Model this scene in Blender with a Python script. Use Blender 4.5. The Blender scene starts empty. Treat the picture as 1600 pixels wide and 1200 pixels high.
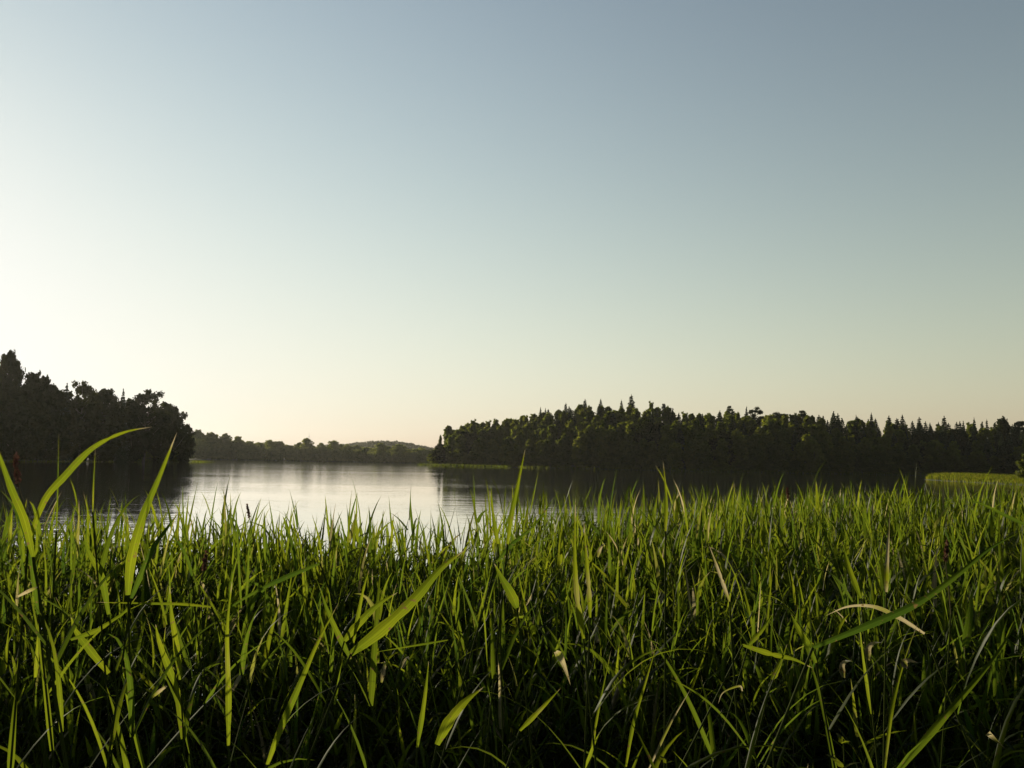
import bpy, math, random
import numpy as np
from mathutils import Matrix, Vector

random.seed(7)
rng = np.random.default_rng(11)
R = math.radians
C = bpy.context.scene.collection
sc = bpy.context.scene

# ------------------------------------------------------------------ camera
CAM_Z = 1.95
FOC = 1331.0                      # focal length in pixels of a 1600 px wide frame
cd = bpy.data.cameras.new('camera')
cam = bpy.data.objects.new('camera', cd)
C.objects.link(cam)
sc.camera = cam
cd.sensor_width = 36
cd.lens = 36 * FOC / 1600
cd.clip_start = 0.05
cd.clip_end = 20000
CAM_M = (Matrix.Translation((0, 0, CAM_Z)) @ Matrix.Rotation(R(95.28), 4, 'X')
         @ Matrix.Rotation(R(1.1), 4, 'Z'))
cam.matrix_world = CAM_M

# ------------------------------------------------------------------ sky, sun, exposure
SUN_EL, SUN_AZ = 10.3, -45.3
w = bpy.data.worlds.new('World')
sc.world = w
w.use_nodes = True
nt = w.node_tree
bg = nt.nodes['Background']
sky = nt.nodes.new('ShaderNodeTexSky')
sky.sky_type = 'NISHITA'
sky.sun_disc = False
sky.sun_elevation = R(SUN_EL)
sky.sun_rotation = R(SUN_AZ)
sky.air_density = 1.95
sky.dust_density = 0.27
sky.ozone_density = 0.8
# the camera's response: a contrast gamma, white balance, and a soft shoulder 1 - exp(-x), the same in every direction
def world_node(kind, **kw):
    nd = nt.nodes.new(kind)
    for k, v in kw.items():
        setattr(nd, k, v)
    return nd
gm = world_node('ShaderNodeGamma')
GAM = 1.705
gm.inputs[1].default_value = GAM
ml = world_node('ShaderNodeVectorMath', operation='MULTIPLY')
ml.inputs[1].default_value = tuple(k * 0.1 ** GAM for k in (2.683, 4.2, 6.757))
bw = world_node('ShaderNodeRGBToBW')
ds = world_node('ShaderNodeMix', data_type='RGBA')
ds.inputs[0].default_value = 0.566
nt.links.new(sky.outputs[0], gm.inputs[0])
nt.links.new(gm.outputs[0], ml.inputs[0])
nt.links.new(ml.outputs[0], bw.inputs[0])
nt.links.new(ml.outputs[0], ds.inputs[6])
nt.links.new(bw.outputs[0], ds.inputs[7])
sx = world_node('ShaderNodeSeparateXYZ')
cx = world_node('ShaderNodeCombineXYZ')
nt.links.new(ds.outputs[2], sx.inputs[0])
EXPOSURE = 0.85                   # the sky is kept at the photograph's level; the sun gains over it
STRENGTH = 0.12 / 2 ** EXPOSURE
for k in range(3):
    pw = world_node('ShaderNodeMath', operation='POWER')
    pw.inputs[0].default_value = math.exp(-1)
    nt.links.new(sx.outputs[k], pw.inputs[1])
    sb = world_node('ShaderNodeMath', operation='SUBTRACT')
    sb.inputs[0].default_value = 1.0
    nt.links.new(pw.outputs[0], sb.inputs[1])
    mu = world_node('ShaderNodeMath', operation='MULTIPLY')
    mu.inputs[1].default_value = 1.02 / 0.12
    nt.links.new(sb.outputs[0], mu.inputs[0])
    nt.links.new(mu.outputs[0], cx.inputs[k])
nt.links.new(cx.outputs[0], bg.inputs[0])
bg.inputs[1].default_value = STRENGTH

sl = bpy.data.lights.new('sun', 'SUN')
sl.energy = 5.0
sl.angle = R(0.6)
sl.color = (1.0, 0.86, 0.62)
so = bpy.data.objects.new('sun', sl)
C.objects.link(so)
SUN_DIR = Vector((math.sin(R(SUN_AZ)) * math.cos(R(SUN_EL)), math.cos(R(SUN_AZ)) * math.cos(R(SUN_EL)), math.sin(R(SUN_EL))))
so.rotation_euler = SUN_DIR.to_track_quat('Z', 'Y').to_euler()

sc.view_settings.view_transform = 'Standard'
sc.view_settings.look = 'None'
sc.view_settings.exposure = EXPOSURE
sc.view_settings.gamma = 1.0
sc.view_settings.use_curve_mapping = False
sc.render.engine = 'CYCLES'
sc.cycles.max_bounces = 10
sc.cycles.transmission_bounces = 6
sc.cycles.volume_bounces = 0
sc.cycles.sample_clamp_indirect = 6
sc.cycles.use_denoising = True

# ------------------------------------------------------------------ helpers
def at(px, py, Y):
    d = CAM_M.to_3x3() @ Vector(((px - 800) / FOC, -(py - 600) / FOC, -1))
    return Vector((0, 0, CAM_Z)) + d * (Y / d.y)

def hy(px):                       # image row of the true horizon at a column
    return 723 + (px - 800) * math.tan(R(1.1))

def gx(px, Y):
    return at(px, hy(px), Y).x

def mesh(name, verts, faces, mat=None, smooth=False, attrs=None):
    """faces: (n,3) / (n,4) integer array or a list of such arrays"""
    me = bpy.data.meshes.new(name)
    verts = np.asarray(verts, dtype=np.float32)
    if not isinstance(faces, list):
        faces = [faces]
    faces = [np.asarray(f, dtype=np.int32) for f in faces if len(f)]
    me.vertices.add(len(verts))
    me.vertices.foreach_set('co', verts.ravel())
    tot = np.concatenate([np.full(len(f), f.shape[1], dtype=np.int32) for f in faces])
    idx = np.concatenate([f.ravel() for f in faces])
    start = np.concatenate([[0], np.cumsum(tot)[:-1]]).astype(np.int32)
    me.loops.add(len(idx))
    me.loops.foreach_set('vertex_index', idx)
    me.polygons.add(len(tot))
    me.polygons.foreach_set('loop_start', start)
    me.polygons.foreach_set('loop_total', tot)
    if smooth:
        me.polygons.foreach_set('use_smooth', np.ones(len(tot), dtype=bool))
    me.update(calc_edges=True)
    if attrs:
        for k, v in attrs.items():
            a = me.attributes.new(k, 'FLOAT', 'POINT')
            a.data.foreach_set('value', np.asarray(v, dtype=np.float32))
    if mat:
        me.materials.append(mat)
    return me

def obj(name, me, parent=None, loc=None):
    o = bpy.data.objects.new(name, me)
    C.objects.link(o)
    if parent:
        o.parent = parent
    if loc is not None:
        o.location = loc
    return o

def tag(o, label=None, cat=None, group=None, kind=None):
    if label: o['label'] = label
    if cat: o['category'] = cat
    if group: o['group'] = group
    if kind: o['kind'] = kind
    return o

def copy_tree(o, parent=None):
    c = o.copy()
    C.objects.link(c)
    c.parent = parent
    for ch in KIDS.get(o.name, []):
        copy_tree(ch, c)
    return c
KIDS = {}

def join(parts):
    """parts: list of (verts, faces(list of arrays), attrs dict)"""
    V, F, A, off = [], {}, {}, 0
    for v, fs, a in parts:
        V.append(v)
        for f in (fs if isinstance(fs, list) else [fs]):
            F.setdefault(f.shape[1], []).append(f + off)
        for k, x in a.items():
            A.setdefault(k, []).append(x)
        off += len(v)
    return np.concatenate(V), [np.concatenate(f) for f in F.values()], {k: np.concatenate(x) for k, x in A.items()}

# ------------------------------------------------------------------ materials
def new_mat(name):
    m = bpy.data.materials.new(name)
    m.use_nodes = True
    n = m.node_tree.nodes
    l = m.node_tree.links
    n.clear()
    out = n.new('ShaderNodeOutputMaterial')
    return m, n, l, out

def ramp(n, stops):
    r = n.new('ShaderNodeValToRGB')
    e = r.color_ramp.elements
    while len(e) < len(stops):
        e.new(0.5)
    for i, (p, c) in enumerate(stops):
        e[i].position = p
        e[i].color = (*c, 1)
    return r

def leaf_material(name, diff_stops, trans_gain, gloss=0.12, rough=0.4, transl=0.5, veins=False, per_object=0.0, tint_noise=0.0, tg=(1.0, 1.0, 0.35)):
    """two-sided leaf: diffuse + translucent + a thin waxy gloss; 'tint' attribute picks the leaf colour"""
    m, n, l, out = new_mat(name)
    at_ = n.new('ShaderNodeAttribute'); at_.attribute_name = 'tint'
    src = at_.outputs['Fac']
    if per_object:
        oi = n.new('ShaderNodeObjectInfo')
        mm = n.new('ShaderNodeMath'); mm.operation = 'MULTIPLY_ADD'
        l.new(oi.outputs['Random'], mm.inputs[0]); mm.inputs[1].default_value = per_object
        ad = n.new('ShaderNodeMath'); ad.operation = 'MULTIPLY'; ad.inputs[1].default_value = 1 - per_object
        l.new(src, ad.inputs[0]); l.new(ad.outputs[0], mm.inputs[2])
        src = mm.outputs[0]
    if tint_noise:
        nz = n.new('ShaderNodeTexNoise'); nz.inputs['Scale'].default_value = 14
        tc = n.new('ShaderNodeNewGeometry'); l.new(tc.outputs['Position'], nz.inputs['Vector'])
        ma = n.new('ShaderNodeMath'); ma.operation = 'MULTIPLY_ADD'
        l.new(nz.outputs[0], ma.inputs[0]); ma.inputs[1].default_value = tint_noise
        mb = n.new('ShaderNodeMath'); mb.operation = 'SUBTRACT'; mb.inputs[1].default_value = tint_noise * 0.5
        l.new(src, mb.inputs[0]); l.new(mb.outputs[0], ma.inputs[2])
        src = ma.outputs[0]
    rp = ramp(n, diff_stops)
    l.new(src, rp.inputs[0])
    col = rp.outputs[0]
    if veins:
        av = n.new('ShaderNodeAttribute'); av.attribute_name = 'across'
        wv = n.new('ShaderNodeMath'); wv.operation = 'MULTIPLY'; wv.inputs[1].default_value = 34
        l.new(av.outputs['Fac'], wv.inputs[0])
        sn = n.new('ShaderNodeMath'); sn.operation = 'SINE'; l.new(wv.outputs[0], sn.inputs[0])
        mr = n.new('ShaderNodeMapRange')
        mr.inputs[1].default_value = -1; mr.inputs[2].default_value = 1
        mr.inputs[3].default_value = 0.86; mr.inputs[4].default_value = 1.1
        l.new(sn.outputs[0], mr.inputs[0])
        vm = n.new('ShaderNodeVectorMath'); vm.operation = 'SCALE'
        l.new(col, vm.inputs[0]); l.new(mr.outputs[0], vm.inputs[3])
        col = vm.outputs[0]
    if veins:      # pale midrib and small brown flecks
        ab = n.new('ShaderNodeMath'); ab.operation = 'COMPARE'; ab.inputs[1].default_value = 0.5; ab.inputs[2].default_value = 0.07
        l.new(av.outputs['Fac'], ab.inputs[0])
        rb = n.new('ShaderNodeMath'); rb.operation = 'MULTIPLY_ADD'; rb.inputs[1].default_value = 0.30; rb.inputs[2].default_value = 1.0
        l.new(ab.outputs[0], rb.inputs[0])
        v2 = n.new('ShaderNodeVectorMath'); v2.operation = 'SCALE'
        l.new(col, v2.inputs[0]); l.new(rb.outputs[0], v2.inputs[3])
        n3 = n.new('ShaderNodeTexNoise'); n3.inputs['Scale'].default_value = 110; n3.inputs['Detail'].default_value = 3
        g3 = n.new('ShaderNodeNewGeometry'); l.new(g3.outputs['Position'], n3.inputs['Vector'])
        m3 = n.new('ShaderNodeMapRange'); m3.inputs[1].default_value = 0.64; m3.inputs[2].default_value = 0.70
        l.new(n3.outputs[0], m3.inputs[0])
        mc = n.new('ShaderNodeMix'); mc.data_type = 'RGBA'; mc.inputs[7].default_value = (0.030, 0.020, 0.008, 1)
        l.new(m3.outputs[0], mc.inputs[0]); l.new(v2.outputs[0], mc.inputs[6])
        col = mc.outputs[2]
    tr_c = n.new('ShaderNodeVectorMath'); tr_c.operation = 'MULTIPLY'
    l.new(col, tr_c.inputs[0])
    tr_c.inputs[1].default_value = tuple(trans_gain * k for k in tg)
    df = n.new('ShaderNodeBsdfDiffuse'); l.new(col, df.inputs[0])
    tr = n.new('ShaderNodeBsdfTranslucent'); l.new(tr_c.outputs[0], tr.inputs[0])
    mx = n.new('ShaderNodeMixShader'); mx.inputs[0].default_value = transl
    l.new(df.outputs[0], mx.inputs[1]); l.new(tr.outputs[0], mx.inputs[2])
    last = mx.outputs[0]
    if gloss:
        gl = n.new('ShaderNodeBsdfGlossy'); gl.inputs['Roughness'].default_value = rough
        gl.inputs[0].default_value = (0.9, 0.95, 0.9, 1)
        fr = n.new('ShaderNodeFresnel'); fr.inputs[0].default_value = 1.35
        mg = n.new('ShaderNodeMath'); mg.operation = 'MULTIPLY'; mg.inputs[1].default_value = gloss * 4
        mg.use_clamp = True
        l.new(fr.outputs[0], mg.inputs[0])
        m2 = n.new('ShaderNodeMixShader')
        l.new(mg.outputs[0], m2.inputs[0]); l.new(last, m2.inputs[1]); l.new(gl.outputs[0], m2.inputs[2])
        last = m2.outputs[0]
    l.new(last, out.inputs[0])
    return m

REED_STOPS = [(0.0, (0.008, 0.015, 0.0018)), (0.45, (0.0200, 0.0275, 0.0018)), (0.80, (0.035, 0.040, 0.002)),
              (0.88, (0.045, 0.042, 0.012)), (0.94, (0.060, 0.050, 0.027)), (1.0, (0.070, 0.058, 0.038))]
M_REED = leaf_material('reed_leaf', REED_STOPS, 3.6, gloss=0.003, rough=0.5, transl=0.78, veins=True, tint_noise=0.16, tg=(0.96, 1.0, 0.85))
M_STEM = leaf_material('reed_stem', [(0.0, (0.016, 0.025, 0.004)), (0.8, (0.032, 0.038, 0.008)), (1.0, (0.08, 0.065, 0.038))], 1.0, gloss=0.006, transl=0.15)
M_HEAD = leaf_material('seed_head', [(0.0, (0.04, 0.020, 0.015)), (1.0, (0.10, 0.062, 0.040))], 1.2, gloss=0.0, transl=0.35, tg=(1, .8, .7))
M_FARREED = leaf_material('shore_reed_leaf', [(0.0, (0.030, 0.042, 0.006)), (0.6, (0.052, 0.064, 0.009)), (1.0, (0.095, 0.078, 0.026))], 1.9, gloss=0.0, transl=0.7)
TREE_TG = (1.0, 1.0, 0.4)
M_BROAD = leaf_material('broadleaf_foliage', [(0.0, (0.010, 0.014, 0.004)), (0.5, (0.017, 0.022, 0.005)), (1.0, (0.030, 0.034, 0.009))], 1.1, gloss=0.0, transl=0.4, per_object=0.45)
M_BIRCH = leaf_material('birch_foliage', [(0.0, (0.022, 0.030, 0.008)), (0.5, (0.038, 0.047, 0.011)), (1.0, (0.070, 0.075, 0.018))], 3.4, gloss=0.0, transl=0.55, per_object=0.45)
M_FAR_HAZED = leaf_material('far_foliage_hazed', [(0.0, (0.036, 0.044, 0.020)), (0.5, (0.056, 0.066, 0.028)), (1.0, (0.085, 0.092, 0.040))], 3.0, gloss=0.0, transl=0.55, per_object=0.45)  # lighter leaf colour stands in for haze over the far shore
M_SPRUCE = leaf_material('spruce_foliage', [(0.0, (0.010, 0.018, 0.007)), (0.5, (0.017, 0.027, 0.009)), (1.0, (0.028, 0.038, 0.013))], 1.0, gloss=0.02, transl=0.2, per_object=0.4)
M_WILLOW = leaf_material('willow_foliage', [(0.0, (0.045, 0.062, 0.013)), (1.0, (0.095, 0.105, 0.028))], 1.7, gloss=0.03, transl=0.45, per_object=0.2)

def bark_mat(name, a, b):
    m, n, l, out = new_mat(name)
    p = n.new('ShaderNodeBsdfPrincipled'); p.inputs['Roughness'].default_value = 0.9
    nz = n.new('ShaderNodeTexNoise'); nz.inputs['Scale'].default_value = 3
    rp = ramp(n, [(0.35, a), (0.65, b)])
    l.new(nz.outputs[0], rp.inputs[0]); l.new(rp.outputs[0], p.inputs[0]); l.new(p.outputs[0], out.inputs[0])
    return m
M_BARK = bark_mat('bark', (0.05, 0.04, 0.03), (0.12, 0.10, 0.08))
M_PINEBARK = bark_mat('pine_bark', (0.10, 0.06, 0.04), (0.20, 0.11, 0.06))

def ground_mat():
    m, n, l, out = new_mat('ground_soil')
    p = n.new('ShaderNodeBsdfPrincipled'); p.inputs['Roughness'].default_value = 0.95
    ge = n.new('ShaderNodeNewGeometry')
    nz = n.new('ShaderNodeTexNoise'); nz.inputs['Scale'].default_value = 0.35; nz.inputs['Detail'].default_value = 8
    n2 = n.new('ShaderNodeTexNoise'); n2.inputs['Scale'].default_value = 25; n2.inputs['Detail'].default_value = 5
    l.new(ge.outputs['Position'], nz.inputs['Vector']); l.new(ge.outputs['Position'], n2.inputs['Vector'])
    rp = ramp(n, [(0.3, (0.030, 0.026, 0.014)), (0.5, (0.032, 0.045, 0.014)), (0.7, (0.055, 0.070, 0.02))])
    l.new(nz.outputs[0], rp.inputs[0])
    r2 = ramp(n, [(0.3, (0.5, 0.5, 0.5)), (0.7, (1.1, 1.1, 1.1))])
    l.new(n2.outputs[0], r2.inputs[0])
    mu = n.new('ShaderNodeVectorMath'); mu.operation = 'MULTIPLY'
    l.new(rp.outputs[0], mu.inputs[0]); l.new(r2.outputs[0], mu.inputs[1])
    l.new(mu.outputs[0], p.inputs[0])
    bp = n.new('ShaderNodeBump'); bp.inputs['Distance'].default_value = 0.05
    l.new(n2.outputs[0], bp.inputs['Height']); l.new(bp.outputs[0], p.inputs['Normal'])
    l.new(p.outputs[0], out.inputs[0])
    return m
M_GROUND = ground_mat()

def water_mat():
    m, n, l, out = new_mat('lake_water')
    p = n.new('ShaderNodeBsdfPrincipled')
    p.inputs['Base Color'].default_value = (0.010, 0.013, 0.008, 1)
    p.inputs['Roughness'].default_value = 0.042
    p.inputs['IOR'].default_value = 1.36
    p.inputs['Coat Weight'].default_value = 1.0
    p.inputs['Coat IOR'].default_value = 1.9
    p.inputs['Coat Roughness'].default_value = 0.042
    ge = n.new('ShaderNodeNewGeometry')
    def noise(scale, sx, sy, detail, rot=0.0, rough=0.5):
        mp = n.new('ShaderNodeMapping'); mp.inputs['Scale'].default_value = (sx, sy, 1)
        mp.inputs['Rotation'].default_value = (0, 0, rot)
        l.new(ge.outputs['Position'], mp.inputs[0])
        t = n.new('ShaderNodeTexNoise'); t.inputs['Scale'].default_value = scale
        t.inputs['Detail'].default_value = detail; t.inputs['Roughness'].default_value = rough
        l.new(mp.outputs[0], t.inputs['Vector'])
        return t.outputs[0]
    rip = noise(2.2, 0.55, 1.5, 3, R(12))          # ripples of a few decimetres, crests along the bank
    swl = noise(0.45, 0.5, 1.4, 2, R(-6))          # slow swell
    lanes = noise(0.030, 0.35, 1.7, 3, R(4))       # wind lanes: calm and ruffled patches
    mr = n.new('ShaderNodeMapRange')
    mr.inputs[1].default_value = 0.38; mr.inputs[2].default_value = 0.64
    mr.inputs[3].default_value = 0.30; mr.inputs[4].default_value = 1.6
    l.new(lanes, mr.inputs[0])
    a = n.new('ShaderNodeMath'); a.operation = 'MULTIPLY'; l.new(rip, a.inputs[0]); l.new(mr.outputs[0], a.inputs[1])
    b = n.new('ShaderNodeMath'); b.operation = 'MULTIPLY_ADD'; l.new(swl, b.inputs[0]); b.inputs[1].default_value = 2.0
    l.new(a.outputs[0], b.inputs[2])
    bp = n.new('ShaderNodeBump'); bp.inputs['Strength'].default_value = 1.0; bp.inputs['Distance'].default_value = 0.0056
    l.new(b.outputs[0], bp.inputs['Height'])
    l.new(bp.outputs[0], p.inputs['Normal'])
    l.new(bp.outputs[0], p.inputs['Coat Normal'])
    l.new(p.outputs[0], out.inputs[0])
    return m
M_WATER = water_mat()

# ------------------------------------------------------------------ terrain and lake
LAKE_PX = [(None, (-260, 6.7)), (None, (-30, 6.7)), (None, (-6, 6.8)), (None, (0, 7.2)), (None, (4, 10)), (None, (12, 15)), (None, (34, 26)),
           (None, (58, 60)), (None, (72, 96)),
           (1640, 122), (1600, 130), (1520, 152), (1442, 182), (1450, 230), (1480, 290), (1500, 322),
           (1400, 330), (1300, 326), (1200, 322), (1130, 312), (1080, 314), (1000, 330), (900, 342), (830, 356), (750, 372), (700, 385), (662, 402),
           (678, 440), (700, 520), (698, 600), (672, 655), (580, 668), (500, 664), (400, 650), (330, 640), (285, 560),
           (280, 420), (300, 345), (322, 322), (300, 300), (268, 288), (200, 256), (120, 226), (0, 196), (-150, 162),
           (None, (-110, 100)), (None, (-150, 60)), (None, (-260, 30))]
LAKE = np.array([q if p is None else (gx(p, q), q) for p, q in LAKE_PX], dtype=float)

def lake_sd(x, y):
    """signed distance to the lake outline, negative over water"""
    x = np.asarray(x, float); y = np.asarray(y, float)
    d = np.full(x.shape, 1e9); inside = np.zeros(x.shape, bool)
    n_ = len(LAKE)
    for i in range(n_):
        ax, ay = LAKE[i]; bx, by = LAKE[(i + 1) % n_]
        ex, ey = bx - ax, by - ay
        t = np.clip(((x - ax) * ex + (y - ay) * ey) / (ex * ex + ey * ey), 0, 1)
        d = np.minimum(d, np.hypot(x - ax - t * ex, y - ay - t * ey))
        c = ((ay > y) != (by > y))
        with np.errstate(divide='ignore', invalid='ignore'):
            xi = ax + (y - ay) / (by - ay if by != ay else 1e-9) * ex
        inside ^= c & (x < xi)
    return np.where(inside, -d, d)

HILLS = [  # x, y, height, sigma x, sigma y
    (gx(950, 440), 440, 13, 62, 48), (gx(1240, 430), 430, 4.5, 60, 45), (gx(-60, 270), 270, 7, 45, 60),
    (gx(600, 1650), 1650, 27, 120, 160), (gx(450, 1900), 1900, 14, 320, 160), (gx(320, 900), 900, 5, 90, 120),
    (gx(1500, 900), 900, 6, 300, 200), (-1800, 1500, 30, 500, 500), (1700, 1500, 20, 500, 500)]

def ground_z(x, y):
    x = np.asarray(x, float); y = np.asarray(y, float)
    sd = lake_sd(x, y)
    z = np.where(sd > 0, np.minimum(sd * 0.09, 0.28) + np.clip(sd - 6, 0, 60) * 0.012, np.maximum(sd * 0.10, -2.5))
    k = np.clip((sd - 4) / 40, 0, 1)
    h = 0
    for hx, hy_, a, sx, sy in HILLS:
        h = h + a * np.exp(-((x - hx) / sx) ** 2 - ((y - hy_) / sy) ** 2)
    h = h + 0.35 * (np.sin(x * 0.031 + 1.3) * np.cos(y * 0.027) + 1)
    far = np.clip((np.hypot(x, y) - 40) / 60, 0, 1)
    return z + h * k * far * (sd > 0) + 0.015 * np.sin(x * 2.1) * np.cos(y * 1.7)

def gz(x, y):
    return float(ground_z(np.array([x]), np.array([y]))[0])

def build_ground():
    na = 420
    rs = np.concatenate([[0], np.geomspace(0.8, 6500, 300)])
    th = np.linspace(0, 2 * math.pi, na, endpoint=False)
    # finer spokes towards the view
    th = th + 0.75 * np.sin(th) * 0.9
    th = np.sort(th)
    r, t = np.meshgrid(rs[1:], th, indexing='ij')
    x = (r * np.sin(t + math.pi)).ravel(); y = (r * np.cos(t + math.pi)).ravel()
    z = ground_z(x, y)
    V = np.vstack([[0, 0, gz(0, 0)], np.c_[x, y, z]])
    nr = len(rs) - 1
    i = np.arange(nr - 1)[:, None]; j = np.arange(na)[None, :]
    a = 1 + i * na + j; b = 1 + i * na + (j + 1) % na
    q = np.stack([a, a + na, b + na, b], -1).reshape(-1, 4)
    j = np.arange(na)
    tfan = np.stack([np.zeros(na, int), 1 + j, 1 + (j + 1) % na], -1)
    o = obj('ground', mesh('ground', V, [q, tfan], M_GROUND, smooth=True))
    tag(o, kind='structure')
build_ground()

wv = LAKE.copy()
ctr = np.array([-20, 300.0])
W = ctr + (wv - ctr) * 1.0
# water sheet a little larger than the lake outline, its rim running under the banks
ang = np.linspace(0, 2 * math.pi, 96, endpoint=False)
wo = obj('lake_water', mesh('lake_water', np.vstack([[0, 350, 0], np.c_[520 * np.cos(ang), 350 + 420 * np.sin(ang), np.zeros(96)]]),
         np.stack([np.zeros(96, int), 1 + np.arange(96), 1 + (np.arange(96) + 1) % 96], -1), M_WATER))
tag(wo, kind='structure')

# ------------------------------------------------------------------ tree parts
def cards(centres, normals, size, aspect=1.0, droop=0.0):
    """one leaf-cluster quad per centre, turned to its normal; returns verts, faces"""
    n_ = len(centres)
    nrm = normals / np.maximum(np.linalg.norm(normals, axis=1, keepdims=True), 1e-6)
    rv = rng.normal(size=(n_, 3))
    u = np.cross(nrm, rv); u /= np.maximum(np.linalg.norm(u, axis=1, keepdims=True), 1e-6)
    v = np.cross(nrm, u)
    s = (size * rng.uniform(0.6, 1.35, n_))[:, None]
    k = [(-1, -.35), (.15, -1), (1, .3), (-.2, 1)]
    P = np.stack([centres + u * s * a * aspect + v * s * b for a, b in k], 1)
    return P.reshape(-1, 3), np.arange(4 * n_).reshape(-1, 4)

def crown_broad(H, R0, base, lobes, n_, size, top_sharp=1.0, sparse=0.0, flat=1.0):
    """lumpy crown between base*H and H: a continuous rounded body with boughs bulging out of it"""
    hz = (1 - base) * H
    def prof(t):                                  # radius over relative height
        return np.clip(np.sin(np.pi * np.clip(t, 0, 1) ** (1.25 - .2 * top_sharp)), 0, 1) ** .55 * (1 - .22 * top_sharp * t) + .02
    lt = rng.uniform(.03, .95, lobes); la = rng.uniform(0, 2 * math.pi, lobes); lt[0] = .9; lt[1] = .84
    lr = rng.uniform(.13, .30, lobes) * R0 * (1 - .35 * lt)
    rr = np.maximum(prof(lt) * R0 * rng.uniform(.70, 1.28, lobes) - lr * .6, 0)
    L = np.c_[rr * np.cos(la), rr * np.sin(la), base * H + lt * (hz - lr * .7), lr]
    L[0, :2] *= .5
    L[:, 2] += rng.normal(size=lobes) * H * .02
    n1_ = int(n_ * (0.0 if sparse else .36))
    per = rng.choice(lobes, n_ - n1_, p=L[:, 3] ** 2 / np.sum(L[:, 3] ** 2))
    d = rng.normal(size=(n_ - n1_, 3)); d /= np.linalg.norm(d, axis=1, keepdims=True)
    d[:, 2] *= .9 * flat
    c = L[per, :3] + d * (L[per, 3] * rng.uniform(.2 if sparse else .4, 1.35, n_ - n1_))[:, None]
    ti = np.clip(.3 + .3 * rng.random(n_ - n1_) + .4 * rng.random(lobes)[per], 0, 1)
    if n1_:
        t = rng.uniform(0, 1, n1_) ** .9; a = rng.uniform(0, 2 * math.pi, n1_)
        lump = .12 * np.sin(3 * a + 9 * t + R0) + .10 * np.sin(5 * a - 13 * t) + .07 * np.sin(8 * a + 21 * t)
        r_ = prof(t) * R0 * (.70 + 1.3 * lump) * rng.uniform(.35, 1.05, n1_) ** .5
        c1 = np.c_[r_ * np.cos(a), r_ * np.sin(a), base * H + t * hz * .95]
        d1 = np.c_[np.cos(a), np.sin(a), (t - .4)]
        c = np.concatenate([c, c1]); d = np.concatenate([d, d1]); ti = np.concatenate([ti, rng.uniform(.25, .6, n1_)])
    sz = size * (1.0 + .9 * (rng.random(len(c)) < .2))
    v, f = cards(c, d + rng.normal(size=d.shape) * .7, sz)
    return v, f, np.repeat(ti, 4)

def crown_spruce(H, R0, base, n_, size, ragged=0.25):
    t = 1 - np.sqrt(rng.random(n_))                      # more needles low down
    t = np.clip(t, 0, 0.97)
    wh = np.round(t * 26) / 26                            # whorls
    z = (base + (1 - base) * (0.45 * wh + 0.55 * t)) * H
    a = rng.uniform(0, 2 * math.pi, n_)
    arm = np.floor(a / (2 * math.pi) * 7 + wh * 53 % 7)
    rmax = R0 * (1 - t) ** 0.72 * (1 - ragged * rng.random(n_)) * (0.82 + 0.36 * np.modf(np.sin(arm * 12.9 + wh * 78.2) * 43.7)[0] ** 2) + 0.15
    rr = rmax * np.sqrt(rng.uniform(0.02, 1, n_))
    z = z - rr * 0.22 + np.maximum(rr - 0.7 * rmax, 0) * 0.25
    c = np.c_[rr * np.cos(a), rr * np.sin(a), z]
    nn = np.c_[np.cos(a) * 0.5, np.sin(a) * 0.5, np.full(n_, 0.9)] + rng.normal(size=(n_, 3)) * 0.45
    v, f = cards(c, nn, size, 1.25)
    # leader shoot
    nl = 26
    zl = np.linspace(0.93, 1.005, nl) * H
    v2, f2 = cards(np.c_[rng.normal(size=(nl, 2)) * 0.07, zl], rng.normal(size=(nl, 3)) * [1, 1, .3], size * .8)
    return np.concatenate([v, v2]), np.concatenate([f, f2 + len(v)]), np.repeat(rng.uniform(.2, .8, n_ + nl), 4)

def crown_pine(H, R0, pads, n_, size, low=0.55):
    L = []
    for i in range(pads):
        s = rng.uniform(low, 0.97); a = rng.uniform(0, 2 * math.pi)
        k = math.sin(min(1, (1.03 - s) / (1.03 - low)) * math.pi * 0.75) * R0
        L.append((k * .75 * math.cos(a), k * .75 * math.sin(a), s * H, rng.uniform(0.28, 0.5) * R0))
    L = np.array(L)
    per = rng.integers(0, pads, n_)
    d = rng.normal(size=(n_, 3)); d /= np.linalg.norm(d, axis=1, keepdims=True)
    c = L[per, :3] + d * L[per, 3:4] * np.array([1, 1, .42]) * rng.uniform(.3, 1.05, n_)[:, None]
    v, f = cards(c, d + rng.normal(size=(n_, 3)) * .6, size)
    return v, f, np.repeat(rng.uniform(.2, .8, n_), 4)

def tube(path, radii, sides=6, tint=0.3):
    path = np.asarray(path, float); n_ = len(path)
    tg = np.gradient(path, axis=0); tg /= np.maximum(np.linalg.norm(tg, axis=1, keepdims=True), 1e-9)
    ref = np.array([1.0, 0.13, 0.07]) if abs(tg[0][0]) < 0.8 else np.array([0.1, 1.0, 0.0])
    u = np.cross(tg, ref); u /= np.linalg.norm(u, axis=1, keepdims=True)
    v = np.cross(tg, u)
    th = np.linspace(0, 2 * math.pi, sides, endpoint=False)
    P = path[:, None] + np.asarray(radii)[:, None, None] * (u[:, None] * np.cos(th)[None, :, None] + v[:, None] * np.sin(th)[None, :, None])
    i = np.arange(n_ - 1)[:, None]; j = np.arange(sides)[None]
    a = i * sides + j; b = i * sides + (j + 1) % sides
    F = np.stack([a, b, b + sides, a + sides], -1).reshape(-1, 4)
    return P.reshape(-1, 3), F, {'tint': np.full(n_ * sides, tint)}

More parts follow.
